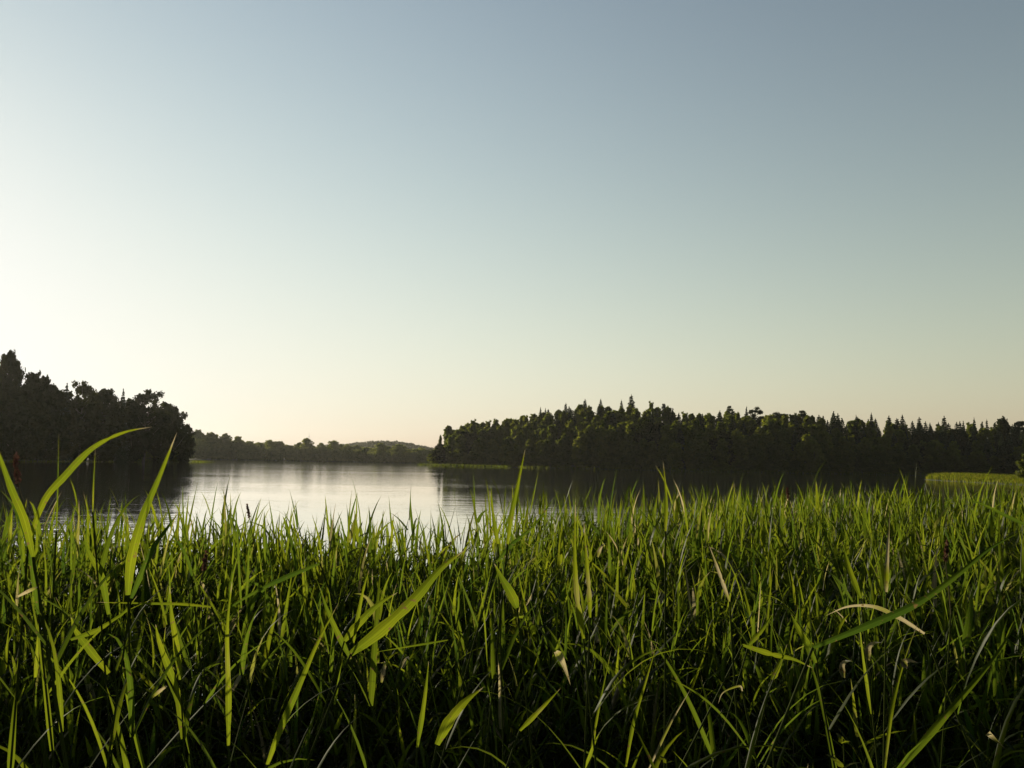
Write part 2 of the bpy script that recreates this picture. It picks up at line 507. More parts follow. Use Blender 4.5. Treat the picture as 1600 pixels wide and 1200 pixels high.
def trunk_mesh(name, H, rad, spread, mat, limbs=9, top=0.9, first=0.22):
    parts = []
    k = np.linspace(0, 1, 9)
    wob = np.cumsum(rng.normal(size=(9, 2)) * 0.06, axis=0); wob[0] = 0
    path = np.c_[wob, k * H * top]
    rr = rad * (1 - 0.88 * k) + rad * 0.5 * np.exp(-k * 30)
    parts.append(tube(path, rr, 8))
    for i in range(limbs):
        s = rng.uniform(first, 0.85); a = rng.uniform(0, 2 * math.pi)
        b = np.array([*np.interp([s] * 1, k, wob[:, 0]), *np.interp([s], k, wob[:, 1]), s * H * top])
        ln = spread * rng.uniform(0.45, 0.85) * (1.15 - s)
        q = np.linspace(0, 1, 5)
        pth = b + np.c_[np.cos(a) * ln * q, np.sin(a) * ln * q, ln * (0.45 * q + 0.3 * q ** 2)]
        parts.append(tube(pth, rad * 0.36 * (1 - s * .6) * (1 - .85 * q) + .015, 5))
    v, f, a = join(parts)
    return mesh(name, v, f, mat, smooth=True, attrs=a)

PROTO = {}
def proto(kind, v, f, ti, mat, tm):
    PROTO.setdefault(kind, []).append((mesh('crown', v, f, mat, attrs={'tint': ti}), tm))
H0 = 20.0
for i in range(6):      # rounded shore trees, foliage down to the ground
    v, f, t = crown_broad(H0, rng.uniform(4.8, 6.2), 0.03, 95, 9000, 0.26, top_sharp=rng.uniform(.3, 1))
    proto('broad', v, f, t, M_BROAD, trunk_mesh('trunk', H0, .32, 8, M_BARK))
for i in range(6):      # narrower birch and aspen
    v, f, t = crown_broad(H0, rng.uniform(2.7, 3.5), 0.04, 90, 7500, 0.25, top_sharp=1.25, flat=1.5)
    proto('birch', v, f, t, M_BIRCH, trunk_mesh('trunk', H0, .24, 5, M_BARK))
for i in range(4):      # broadleaf trees of the far shore, haze painted into their lighter foliage
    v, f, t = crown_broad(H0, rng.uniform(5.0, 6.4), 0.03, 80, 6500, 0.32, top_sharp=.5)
    proto('far_broad', v, f, t, M_FAR_HAZED, trunk_mesh('trunk', H0, .3, 8, M_BARK))
for i in range(5):
    v, f, t = crown_spruce(H0, rng.uniform(3.4, 4.3), 0.04, 6000, 0.27)
    proto('spruce', v, f, t, M_SPRUCE, trunk_mesh('trunk', H0, .24, 3, M_BARK, limbs=4, top=.98))
for i in range(3):
    v, f, t = crown_pine(H0, rng.uniform(3.4, 4.4), 34, 4800, 0.24)
    proto('pine', v, f, t, M_SPRUCE, trunk_mesh('trunk', H0, .24, 6, M_PINEBARK, limbs=12, first=.55))
for i in range(2):      # airy crown with gaps
    v, f, t = crown_broad(H0, 5.0, 0.30, 80, 5200, 0.25, sparse=1)
    proto('airy', v, f, t, M_BROAD, trunk_mesh('trunk', H0, .28, 9, M_BARK, limbs=22, first=.35))
for i in range(2):      # tall narrow column
    v, f, t = crown_broad(H0, 2.4, 0.04, 90, 7000, 0.24, top_sharp=1.7, flat=1.9)
    proto('column', v, f, t, M_BROAD, trunk_mesh('trunk', H0, .26, 3, M_BARK))
v, f, t = crown_broad(H0, 6.6, 0.12, 130, 13000, 0.24, top_sharp=.4)
proto('end', v, f, t, M_BROAD, trunk_mesh('trunk', H0, .34, 11, M_BARK, limbs=14, first=.1))
v, f, t = crown_broad(H0, 8.5, -0.02, 40, 6500, 0.55, top_sharp=.6)
proto('willow', v, f, t, M_WILLOW, trunk_mesh('trunk', H0, .3, 9, M_BARK, first=.05))

WORD = {'broad': 'broadleaf_tree', 'far_broad': 'far_broadleaf_tree', 'birch': 'birch_tree', 'spruce': 'spruce_tree', 'pine': 'pine_tree', 'airy': 'broadleaf_tree',
        'column': 'poplar_tree', 'end': 'broadleaf_tree', 'willow': 'willow_bush'}
def tree(kind, px, Y, top, label, group, width=1.0, cat='tree', x=None, sink=0.0, variant=None):
    """top = image row of the tree's tip; Y = distance"""
    X = gx(px, Y) if x is None else x
    z0 = gz(X, Y) - 0.15 - sink
    h = max(2.0, at(px, top, Y).z - z0)
    lst = PROTO[kind]
    cm, tm = lst[(random.randrange(len(lst))) if variant is None else variant % len(lst)]
    e = bpy.data.objects.new(WORD[kind], None); C.objects.link(e)
    e.empty_display_size = 1
    e.location = (X, Y, z0)
    s = h / H0
    width *= random.uniform(.86, 1.16)
    sw = width * (0.55 + 0.45 * s) if kind not in ('willow',) else width * s
    e.scale = (sw, sw, s)
    lean_ = .012 if kind == 'spruce' else .04
    e.rotation_euler = (random.gauss(0, lean_), random.gauss(0, lean_), random.uniform(0, 6.28))
    tag(e, label, cat, group)
    obj('trunk', tm, e); obj('crown', cm, e)
    return e

# ------------------------------------------------------------------ left wood (dark, on the near left shore)
GL = 'trees of the dark wood on the left shore'
L_SPEC = [  # kind, px, Y, top, width, label
    ('broad', 3, 208, 541, .50, 'tallest dark narrow tree at the left edge of the wood on the left shore'),
    ('broad', 15, 212, 562, .42, 'second narrow dark tree just right of the tallest one at the left edge'),
    ('broad', 35, 214, 576, .62, 'small pointed dark crown standing up right of the tallest tree on the left shore'),
    ('broad', 56, 218, 583, .62, 'squarish dark crown beside a notch in the skyline of the left wood'),
    ('broad', 78, 222, 598, .7, 'low dark crown stepping down the skyline of the left wood'),
    ('spruce', 97, 224, 600, .8, 'short dark conifer tip poking out of the stepped skyline of the left wood'),
    ('airy', 125, 228, 594, .95, 'flat-topped airy tree with sky showing through its crown on the left wood'),
    ('broad', 160, 236, 603, 1.15, 'broad dark dome-shaped crown in the middle of the left wood'),
    ('spruce', 190, 240, 608, .55, 'thin little conifer spire between two broad crowns of the left wood'),
    ('airy', 224, 250, 608, 1.1, 'loose rounded tree with gaps standing high near the end of the left wood'),
    ('broad', 206, 247, 622, .9, 'dark crown filling in below the loose rounded tree of the left wood'),
    ('end', 262, 276, 630, 1.0, 'last big dark tree of the left wood overhanging the water'),
    ('broad', 250, 268, 652, .8, 'dark crown tucked behind the last big tree at the water on the left'),
    ('broad', 288, 284, 660, .62, 'small dark tree leaning out at the tip of the left wood'),
]
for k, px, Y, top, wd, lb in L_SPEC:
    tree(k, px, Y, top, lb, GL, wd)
def lsky(px):
    return float(np.interp(px, [-260, -120, -20, 20, 60, 100, 160, 220, 260, 300], [560, 566, 560, 588, 598, 612, 612, 630, 645, 672]))
px = -230
while px < 262:
    sh = float(np.interp(px, [-230, -150, 0, 120, 200, 268], [148, 162, 196, 226, 256, 288]))
    for row, (dy, dt) in enumerate([(3, 34), (11, 16), (22, 4)]):
        q = px + random.uniform(-6, 6)
        m_, nm_ = min([(3, 'the tallest column'), (35, 'the small pointed crown'), (56, 'the skyline notch'), (97, 'the short conifer tip'), (125, 'the flat-topped airy tree'),
                       (160, 'the broad dome'), (190, 'the thin spire'), (224, 'the loose rounded tree'), (262, 'the last big tree')], key=lambda k: abs(k[0] - q))
        where = 'beyond the left edge' if q < -8 else '%s of %s' % ('left' if q < m_ else 'right', nm_)
        tree('broad', q, sh + dy, lsky(q) + dt + random.uniform(-5, 7),
             'dark round tree, %s row of the left wood, %s' % (['waterside', 'middle', 'back'][row], where), GL, .9)
    px += 27

for q, Y in [(236, 268), (252, 276), (272, 290)]:
    tree('birch', q, Y + 2, hy(q) - 12, 'dark low bush at the foot of the left wood below the %s' % {236: 'loose rounded tree', 252: 'hidden crown', 272: 'last big tree'}[q], 'low bushes along the wooded banks', 2.0, 'bush')

# ------------------------------------------------------------------ far shore
GF = 'hazy trees along the far shore'
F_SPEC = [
    ('far_broad', 309, 655, 670, 1.3, 'grey-green far tree right behind the end of the dark left wood'),
    ('far_broad', 328, 662, 674, 1.15, 'rounded far tree in the tallest clump next to the dark left wood'),
    ('far_broad', 352, 665, 676, 1.15, 'big rounded far tree after a notch in the tallest clump'),
    ('far_broad', 368, 668, 680, .8, 'smaller crown leaning on the big rounded far tree'),
    ('far_broad', 388, 670, 688, 1.0, 'low round far tree left of the pale sunlit tree'),
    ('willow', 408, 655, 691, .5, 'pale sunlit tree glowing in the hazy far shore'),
    ('far_broad', 421, 672, 686, 1.0, 'round far tree right of the pale sunlit tree'),
    ('far_broad', 437, 674, 688, 1.0, 'low far tree in the middle of the even far tree line'),
    ('far_broad', 479, 672, 683, 1.2, 'mushroom-shaped far tree below the thin mast'),
    ('far_broad', 502, 678, 691, .9, 'low far crown between the two mushroom-shaped trees'),
    ('far_broad', 521, 680, 687, 1.1, 'second mushroom-shaped far tree, right of the mast'),
    ('far_broad', 592, 664, 691, 1.2, 'pointed far tree standing under the distant hill'),
    ('far_broad', 620, 664, 693, 1.1, 'far tree standing right of the pointed one under the distant hill'),
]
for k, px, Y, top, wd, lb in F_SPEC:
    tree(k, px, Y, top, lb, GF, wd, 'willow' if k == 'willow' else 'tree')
def fsky(px):
    return float(np.interp(px, [280, 345, 380, 400, 440, 500, 560, 620, 680], [678, 682, 690, 692, 691, 694, 696, 697, 699]))
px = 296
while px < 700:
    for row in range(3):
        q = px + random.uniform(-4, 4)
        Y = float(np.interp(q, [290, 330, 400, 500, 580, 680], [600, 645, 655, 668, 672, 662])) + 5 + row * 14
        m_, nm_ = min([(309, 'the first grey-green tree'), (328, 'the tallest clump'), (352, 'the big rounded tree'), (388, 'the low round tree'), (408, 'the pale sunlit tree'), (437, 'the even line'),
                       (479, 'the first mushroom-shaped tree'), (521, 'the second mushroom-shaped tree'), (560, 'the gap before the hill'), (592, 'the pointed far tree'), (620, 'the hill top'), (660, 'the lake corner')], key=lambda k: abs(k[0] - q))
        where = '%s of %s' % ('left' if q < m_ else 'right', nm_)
        tree('far_broad', q, Y, fsky(q) + (2 - row) * 4 + random.uniform(-2.5, 4),
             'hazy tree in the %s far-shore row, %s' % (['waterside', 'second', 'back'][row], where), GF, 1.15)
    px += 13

# ------------------------------------------------------------------ right wood
GR = 'trees of the wooded point on the right'
SHORE = ([660, 700, 750, 830, 900, 1000, 1080, 1130, 1200, 1300, 1400, 1500, 1750],
         [404, 387, 374, 358, 344, 332, 316, 314, 324, 328, 332, 334, 330])
def shoreY(px): return float(np.interp(px, *SHORE))
def rsky(px):
    return float(np.interp(px, [676, 690, 700, 735, 780, 830, 870, 905, 940, 975, 1010, 1040, 1060, 1100, 1135, 1165, 1215, 1255, 1290, 1340, 1380, 1430, 1480, 1520, 1565, 1600, 1700],
                           [684, 672, 664, 657, 653, 645, 636, 631, 630, 633, 634, 634, 641, 642, 640, 646, 645, 646, 649, 652, 654, 658, 660, 661, 659, 664, 668]))
R_SPEC = [
    ('birch', 685, 400, 678, .5, 'thin ragged little tree at the tip of the wooded point'),
    ('birch', 699, 400, 663, 1.0, 'tall slim tree standing free at the left end of the wooded point'),
    ('birch', 716, 392, 670, 1.1, 'leafy sunlit tree beside the free-standing slim one on the point'),
    ('birch', 737, 398, 655, 1.1, 'pointed leafy tree rising on the left slope of the wooded point'),
    ('birch', 752, 378, 694, 1.0, 'short yellow-green tree at the waterline of the wooded point'),
    ('spruce', 843, 430, 637, .8, 'first small spire on the rising skyline of the wooded point'),
    ('spruce', 850, 434, 638, .7, 'twin of the first small spire on the rising skyline'),
    ('spruce', 882, 440, 630, .8, 'spire on the shoulder of the hill left of the hilltop'),
    ('spruce', 913, 444, 624, 1.0, 'blunt conifer on the left part of the hilltop'),
    ('spruce', 938, 446, 624, .9, 'slim conifer near the middle of the hilltop'),
    ('spruce', 971, 446, 625, .8, 'small spire just left of the tallest spruce'),
    ('spruce', 986, 440, 617, 1.15, 'tallest spruce standing clear above the hilltop'),
    ('birch', 1015, 436, 626, .8, 'rounded tree right of the tallest spruce'),
    ('pine', 1033, 434, 629, .8, 'flat-topped pine on the right shoulder of the hilltop'),
    ('pine', 1144, 420, 632, .8, 'ragged flat pine rising over the saddle right of the hilltop'),
    ('spruce', 1166, 416, 636, .7, 'narrow spire left of the tall round-headed pine'),
    ('pine', 1187, 412, 631, .9, 'tall round-headed pine standing out of the skyline'),
    ('pine', 1217, 408, 639, 1.0, 'low wide pine right of the tall round-headed pine'),
    ('pine', 1256, 404, 639, 1.1, 'dark domed pine overtopping the even part of the skyline'),
    ('broad', 1565, 376, 650, .9, 'broad crown standing above the spruces near the right edge'),
    ('pine', 1600, 372, 654, .9, 'dark tree cut by the right edge of the photo'),
    ('birch', 1100, 320, 690, 1.15, 'light sunlit tree leaning over the bank in the middle of the right wood'),
    ('birch', 1082, 322, 698, .95, 'smaller sunlit tree left of the leaning light tree'),
    ('birch', 1126, 322, 684, 1.1, 'sunlit tree right of the leaning light tree'),
]
for px in [1290, 1314, 1330, 1345, 1362, 1391, 1402, 1415, 1436, 1441, 1466, 1480, 1500, 1525, 1545]:
    pass
for k, px, Y, top, wd, lb in R_SPEC:
    tree(k, px, Y, top, lb, GR, wd)
sp = [(1286, 647), (1301, 645), (1312, 648), (1336, 648), (1344, 650), (1362, 646), (1391, 648), (1402, 651), (1416, 650), (1438, 650), (1450, 655),
      (1481, 650), (1499, 655), (1507, 657), (1524, 652), (1545, 656), (1583, 660), (1620, 658), (1650, 656)]
for i, (px, top) in enumerate(sp):
    ord_ = ['first', 'second', 'third', 'fourth', 'fifth', 'sixth', 'seventh', 'eighth', 'ninth', 'tenth', 'eleventh', 'twelfth', 'thirteenth',
            'fourteenth', 'fifteenth', 'sixteenth', 'seventeenth', 'eighteenth', 'nineteenth'][i]
    tree('spruce', px + random.uniform(-3, 3), 372 + random.uniform(-6, 10), top + random.uniform(-2, 4), 'pointed spruce, %s from the left in the jagged row on the right skyline' % ord_, GR, random.uniform(.6, 1.15))
R_MARKS = [(684, 'the ragged tip tree'), (718, 'the free-standing slim tree'), (752, 'the short yellow-green tree'), (800, 'the rising slope'), (846, 'the twin spires'), (882, 'the shoulder spire'),
           (913, 'the blunt conifer'), (938, 'the slim hilltop conifer'), (986, 'the tallest spruce'), (1033, 'the flat-topped pine'), (1100, 'the light leaning tree'),
           (1144, 'the ragged flat pine'), (1187, 'the round-headed pine'), (1217, 'the low wide pine'), (1256, 'the dark domed pine'), (1301, 'the first jagged spruces'),
           (1344, 'the fourth jagged spruce'), (1391, 'the seventh jagged spruce'), (1438, 'the marsh tip'), (1481, 'the twelfth jagged spruce'), (1524, 'the fifteenth jagged spruce'),
           (1565, 'the broad skyline crown'), (1600, 'the dark edge tree')]
def section(q):
    if q > 1612: return 'beyond the right edge'
    m_, nm = min(R_MARKS, key=lambda k: abs(k[0] - q))
    return '%s of %s' % ('left' if q < m_ else 'right', nm)
rows = [(4, 42, 15, 'waterside'), (13, 26, 18, 'second'), (28, 13, 18, 'third'), (48, 5, 17, 'back'), (78, 1, 14, 'skyline')]
for ri, (dy, drop, step, nm) in enumerate(rows):
    px = 694 + ri * 9
    while px < 1735:
        q = px + random.uniform(-6, 6)
        if ri == 0 and 1070 < q < 1140:
            px += step; continue
        k = random.random()
        if q < 840: kind = 'birch' if k < .75 else 'broad'
        elif q < 1280: kind = 'birch' if k < .66 else 'broad' if k < .78 else 'spruce'
        else: kind = 'spruce' if k < .55 else 'birch' if k < .85 else 'broad'
        if ri == 0 and kind == 'spruce': kind = 'birch'
        if ri >= 3 and kind == 'broad': kind = 'birch'
        amp = 12 if ri == 0 else 6
        edge = float(np.interp(q, [680, 760], [0.35, 1]))
        top = rsky(q) + drop * edge + random.uniform(-amp, amp) * (.6 if ri > 2 else 1)
        if ri == 4: top = rsky(q) + random.uniform(-1, 3)
        if ri == 4 and kind == 'spruce' and q < 1280 and random.random() < .6: kind = 'birch'
        Y = shoreY(q) + dy * edge + random.uniform(-3, 3)
        word = {'birch': 'leafy birch', 'broad': 'round broadleaf', 'spruce': 'dark spruce'}[kind]
        tree(kind, q, Y, top, '%s in the %s row, %s' % (word, nm, section(q)), GR, {'birch': 1.15, 'broad': .95, 'spruce': 1.15}[kind])
        px += step
# sunlit willow bush on the marsh at the right edge
tree('willow', 1617, 150, 704, 'bright yellow-green willow bush at the right edge above the marsh', 'bushes of the marsh', 1.15, 'bush')

# ------------------------------------------------------------------ low bushes along the banks
GB = 'low bushes along the wooded banks'
for i in range(26):
    q = 690 + i * 37 + random.uniform(-8, 8)
    if i in (9, 10, 11): continue
    tree('birch', q, shoreY(q) + 1.5, hy(q) - random.uniform(6, 20), 'low bush at the foot of the right wood, ' + section(q), GB, 1.9, 'bush')

# ------------------------------------------------------------------ distant wooded hill (one mass of crowns)
def far_mass():
    P = []
    for i in range(1500):
        x = rng.uniform(gx(440, 1650), gx(730, 1650)); y = rng.uniform(1450, 1720)
        P.append((x, y))
    for i in range(900):
        x = rng.uniform(gx(-300, 1100), gx(1750, 1100)); y = rng.uniform(900, 1250)
        P.append((x, y))
    P = np.array(P); z = ground_z(P[:, 0], P[:, 1])
    k = 26
    h = rng.uniform(7, 12, len(P))
    d = rng.normal(size=(len(P), k, 3)); d /= np.linalg.norm(d, axis=2, keepdims=True)
    d[..., 2] = np.abs(d[..., 2])
    c = np.stack([P[:, 0], P[:, 1], z], -1)[:, None] + d * np.stack([h * .5, h * .5, h], -1)[:, None]
    v, f = cards(c.reshape(-1, 3), (d + rng.normal(size=d.shape) * .5).reshape(-1, 3), 1.7)
    o = obj('distant_woodland', mesh('distant_woodland', v, f, M_BROAD, attrs={'tint': rng.random(len(v) // 4).repeat(4)}))
    tag(o, 'hazy distant woodland covering the low hill behind the far shore', 'woodland', kind='stuff')
far_mass()

# thin mast behind the far shore
def mast():
    Y = 900; X = gx(481.5, Y); z0 = gz(X, Y) - .5; top = at(481.5, 677, Y).z
    e = bpy.data.objects.new('radio_mast', None); C.objects.link(e); e.location = (X, Y, z0)
    tag(e, 'thin dark mast sticking up behind the mushroom-shaped far tree', 'mast')
    m, n, l, out = new_mat('mast_steel')
    p = n.new('ShaderNodeBsdfPrincipled'); p.inputs[0].default_value = (.15, .15, .16, 1); p.inputs['Metallic'].default_value = .6; l.new(p.outputs[0], out.inputs[0])
    h = top - z0
    v, f, a = tube([(0, 0, 0), (0, 0, h * .5), (0, 0, h * .82), (0, 0, h)], [.35, .25, .18, .06], 8)
    obj('pole', mesh('pole', v, f, m), e)
    for k in (.7, .8, .88):
        v, f, a = tube([(-.9, 0, h * k), (.9, 0, h * k)], [.09, .09], 6)
        obj('crossbar', mesh('crossbar', v, f, m), e)
mast()

# ------------------------------------------------------------------ reeds along the far banks and the marsh (uncountable)
def simple_blades(P, z, h, wd, lean=.18):
    n_ = len(P)
    a = rng.uniform(0, math.pi, n_)
    u = np.c_[np.cos(a), np.sin(a), np.zeros(n_)] * (wd / 2)[:, None]
    b = np.c_[P, z]
    t1 = b + np.c_[rng.normal(size=(n_, 2)) * lean * .35 * h[:, None], h * .55]
    t2 = b + np.c_[rng.normal(size=(n_, 2)) * lean * h[:, None], h]
    V = np.stack([b - u, b + u, t1 + u * .9, t1 - u * .9, t2], 1).reshape(-1, 3)
    k = np.arange(n_)[:, None] * 5
    return V, [k + np.array([0, 1, 2, 3]), k + np.array([3, 2, 4])], {'tint': rng.random(n_).repeat(5)}

def fringe(name, pts, depth, dens, h, wd, label, tint_shift=-0.15):
    pts = np.array(pts)
    P = []
    for (a, b) in zip(pts[:-1], pts[1:]):
        ln = np.hypot(*(b - a)); n_ = int(ln * depth * dens)
        t = rng.random(n_)[:, None]
        nrm = np.array([-(b - a)[1], (b - a)[0]]) / ln
        wob = 1 + .45 * math.sin(a[0] * .11 + a[1] * .07)
        P.append(a + (b - a) * t + nrm * ((rng.random(n_)[:, None] - .5) * depth * wob))
    P = np.concatenate(P)
    z = np.maximum(ground_z(P[:, 0], P[:, 1]), -.3)
    hh = h * rng.uniform(.75, 1.2, len(P))
    v, f, a = simple_blades(P, z, hh, np.full(len(P), wd))
    a['tint'] = np.clip(a['tint'] + tint_shift, 0, 1)
    o = obj(name, mesh(name, v, f, M_FARREED, attrs=a))
    tag(o, label, 'reeds', kind='stuff')

def shore_pts(px0, px1, step=12):
    r = []
    for q in np.arange(px0, px1 + 1, step):
        Y = shoreY(q) - (8 if q < 860 else 5)
        r.append((gx(q, Y), Y))
    return r
fringe('reed_fringe', shore_pts(655, 800), 6, 3.0, 1.2, .16, 'strip of low green reeds along the tip of the wooded point', -.3)
fringe('reed_fringe', shore_pts(815, 1720), 5, 2.6, 1.3, .16, 'strip of low reeds along the foot of the right wood')
fringe('reed_fringe', [(gx(a, b - 2), b - 2) for a, b in [(-150, 162), (0, 196), (120, 226), (200, 256), (268, 288), (300, 300), (325, 322)]], 4, 3.5, .5, .14,
       'thin dark strip of reeds at the water below the left wood')
fringe('reed_fringe', [(gx(a, b), b) for a, b in [(330, 640), (400, 650), (500, 662), (580, 666), (672, 654)]], 6, 1.2, 1.4, .3,
       'dim strip of reeds along the far shore')
def marsh():
    poly = np.array([(gx(p, q), q) for p, q in [(1445, 184), (1500, 158), (1600, 129), (1760, 100), (1900, 120), (1800, 330), (1500, 326), (1475, 270), (1452, 222)]])
    N = 190000
    x = rng.uniform(poly[:, 0].min(), poly[:, 0].max(), N); y = rng.uniform(100, 330, N)
    keep = rng.random(N) < np.clip(1.6 - (y - 110) / 130, .22, 1)
    x, y = x[keep], y[keep]
    ins = np.zeros(len(x), bool)
    for i in range(len(poly)):
        ax, ay = poly[i]; bx, by = poly[(i + 1) % len(poly)]
        c = (ay > y) != (by > y)
        ins ^= c & (x < ax + (y - ay) / (by - ay if by != ay else 1e-9) * (bx - ax))
    P = np.c_[x, y][ins]
    z = np.maximum(ground_z(P[:, 0], P[:, 1]), -.3)
    z = np.minimum(z, .3)
    tipd = np.clip((P[:, 0] - poly[:, 0].min()) / 9, .35, 1)
    tipd = np.clip((P[:, 0] - poly[:, 0].min()) / 30, .2, 1) ** .6
    h = rng.uniform(.75, 1.15, len(P)) * tipd * np.clip(.9 + (P[:, 1] - 130) / 250, .9, 1.3) * np.clip(.7 + .3 * np.sin(P[:, 0] * .2) * np.sin(P[:, 1] * .13) + .2, .7, 1.05)
    v, f, a = simple_blades(P, z, h, rng.uniform(.06, .13, len(P)))
    a['tint'] = np.clip(a['tint'] * .6 + .3, 0, 1)
    o = obj('marsh_reeds', mesh('marsh_reeds', v, f, M_FARREED, attrs=a))
    tag(o, 'flat sunlit bed of yellow-green reeds reaching into the lake on the right', 'reeds', kind='stuff')
marsh()

# ------------------------------------------------------------------ reeds of the near bank
def leaf_strips(p0, az, e0, bend, L, W, tint, segs, fold=True, twist=None):
    """N blades at once: grown from p0 with heading az and slope e0 that droops by bend; V-folded"""
    n_ = len(p0)
    if twist is None: twist = rng.normal(size=n_) * .5
    u = np.linspace(0, 1, segs + 1)
    pts = np.zeros((n_, segs + 1, 3)); pts[:, 0] = p0
    sv = np.zeros((n_, segs + 1, 3)); nv = np.zeros((n_, segs + 1, 3))
    azw = rng.normal(size=n_) * .35
    for k in range(segs + 1):
        e = e0 - bend * u[k] ** 1.6
        a = az + azw * u[k]
        t = np.stack([np.cos(e) * np.cos(a), np.cos(e) * np.sin(a), np.sin(e)], -1)
        if k < segs:
            pts[:, k + 1] = pts[:, k] + t * (L / segs)[:, None]
        s = np.stack([-np.sin(a), np.cos(a), np.zeros(n_)], -1)
        nn = np.cross(s, t)
        tw = twist * (0.2 + 1.2 * u[k])
        sv[:, k] = s * np.cos(tw)[:, None] + nn * np.sin(tw)[:, None]
        nv[:, k] = nn * np.cos(tw)[:, None] - s * np.sin(tw)[:, None]
    wp = np.minimum(1, .6 + 2.6 * u) * np.clip(1 - u ** 1.4, 0, 1) ** .9
    wd = (W / 2)[:, None] * wp[None]
    if fold:
        up = .28
        A = pts - sv * wd[..., None] + nv * (wd * up)[..., None]
        B = pts - nv * (wd * .0)[..., None]
        D = pts + sv * wd[..., None] + nv * (wd * up)[..., None]
        V = np.stack([A, B, D], 2).reshape(-1, 3)
        m_ = 3
        ac = np.tile([0, .5, 1.0], n_ * (segs + 1))
    else:
        V = np.stack([pts - sv * wd[..., None], pts + sv * wd[..., None]], 2).reshape(-1, 3)
        m_ = 2
        ac = np.tile([0, 1.0], n_ * (segs + 1))
    base = (np.arange(n_) * (segs + 1) * m_)[:, None, None]
    i = np.arange(segs)[None, :, None]; j = np.arange(m_ - 1)[None, None]
    a = base + i * m_ + j
    F = np.stack([a, a + 1, a + m_ + 1, a + m_], -1).reshape(-1, 4)
    ti = np.repeat(tint, (segs + 1) * m_)
    # tips of older blades turn straw-coloured
    tipk = np.tile(np.repeat(np.clip((u - .8) * 5, 0, 1), m_), n_)
    old = np.repeat((rng.random(n_) < .22) * .35, (segs + 1) * m_)
    return V, F, {'tint': np.clip(ti + old * tipk, 0, 1), 'across': ac}

def grow_leaves(x, y, zg, h, fold, segs, wscale=1.0, dryp=.05, nl=(7, 10)):
    """leaf parameters of shoots at x,y with ground zg and height h (to the tip of the top blade)"""
    P0, AZ, E0, BD, LL, WW, TT, TW = [], [], [], [], [], [], [], []
    S0, S1, SR = [], [], []
    n_ = len(x)
    az0 = rng.uniform(0, 2 * math.pi, n_)
    lean_a = rng.uniform(0, 2 * math.pi, n_); lean = np.abs(rng.normal(size=n_)) * .19
    tone = rng.uniform(.15, .75, n_)
    for s in range(n_):
        k = random.randint(*nl)
        hs = h[s] * random.uniform(.68, .84)
        dx, dy = math.cos(lean_a[s]) * lean[s], math.sin(lean_a[s]) * lean[s]
        for i in range(k):
            t = .40 + .60 * (i / (k - 1)) ** .85
            q = (x[s] + dx * hs * t ** 1.5, y[s] + dy * hs * t ** 1.5, zg[s] + hs * t)
            last = i == k - 1
            P0.append(q)
            AZ.append(az0[s] + math.pi * i + random.gauss(0, .5))
            if last:
                E0.append(R(random.uniform(72, 88))); BD.append(R(random.uniform(0, 40))); LL.append(max(.12, (h[s] - hs) * random.uniform(.85, 1.2)) * random.choice([.8, 1, 1]))
            else:
                E0.append(R(random.uniform(8, 62) if i < k * .5 else random.uniform(38, 80))); BD.append(R(random.choice([random.uniform(-10, 45), random.uniform(10, 70), random.uniform(60, 135)])))
                LL.append(random.choice([random.uniform(.12, .28), random.uniform(.18, .38)]) * (0.75 + .25 * t) * wscale ** .4)
            WW.append((random.uniform(.010, .020) if last else random.choice([random.uniform(.010, .018), random.uniform(.018, .034)])) * wscale)
            dry = random.random() < dryp * (2.2 if i < 2 else .8)
            TT.append(random.uniform(.9, 1) if dry else min(.86, tone[s] + random.gauss(0, .12)))
            TW.append(random.gauss(0, .6))
        S0.append((x[s], y[s], zg[s] - .05)); S1.append((x[s] + dx * hs, y[s] + dy * hs, zg[s] + hs)); SR.append(random.uniform(.0018, .003))
    ar = lambda z: np.array(z, float)
    lv = leaf_strips(ar(P0), ar(AZ), ar(E0), ar(BD), ar(LL), ar(WW), ar(TT), segs, fold, ar(TW))
    # stems as three-sided tapering rods
    S0, S1, SR = ar(S0), ar(S1), ar(SR)
    mid = (S0 + S1) / 2; mid[:, :2] = S0[:, :2] + (S1[:, :2] - S0[:, :2]) * .35
    th = np.array([0, 2.1, 4.2]); ring = np.c_[np.cos(th), np.sin(th), np.zeros(3)]
    V = np.concatenate([(c[:, None] + ring[None] * (SR * r_)[:, None, None])[:, None] for c, r_ in [(S0, 1), (mid, .9), (S1, .5)]], 1).reshape(-1, 3)
    b = (np.arange(n_) * 9)[:, None, None]; i = (np.arange(2) * 3)[None, :, None]; j = np.arange(3)[None, None]
    F = np.stack([b + i + j, b + i + (j + 1) % 3, b + i + 3 + (j + 1) % 3, b + i + 3 + j], -1).reshape(-1, 4)
    st = (V, F, {'tint': np.repeat(np.where(rng.random(n_) < .12, .95, tone * .8), 9), 'across': np.zeros(len(V))})
    return lv, st

def edge_y(x_over_y):
    """how far the reed bed reaches into the lake, by direction"""
    px = 800 + FOC * x_over_y
    return np.interp(px, [-500, 0, 200, 330, 600, 760, 900, 1050, 1200, 1400, 1700, 2200],
                     [8.5, 7.6, 7.3, 7.0, 7.8, 8.2, 9.6, 13, 16, 18, 19, 20])

def bed_height(x, y):
    """tip height above the water of a typical shoot"""
    base = np.interp(y, [1.2, 2.0, 2.9, 3.6, 4.8, 8], [.45, .50, .70, 1.25, 1.44, 1.56])
    return base + .05 * np.sin(x * 1.7 + y * .9) + .04 * np.sin(y * 2.3 - x * .6)

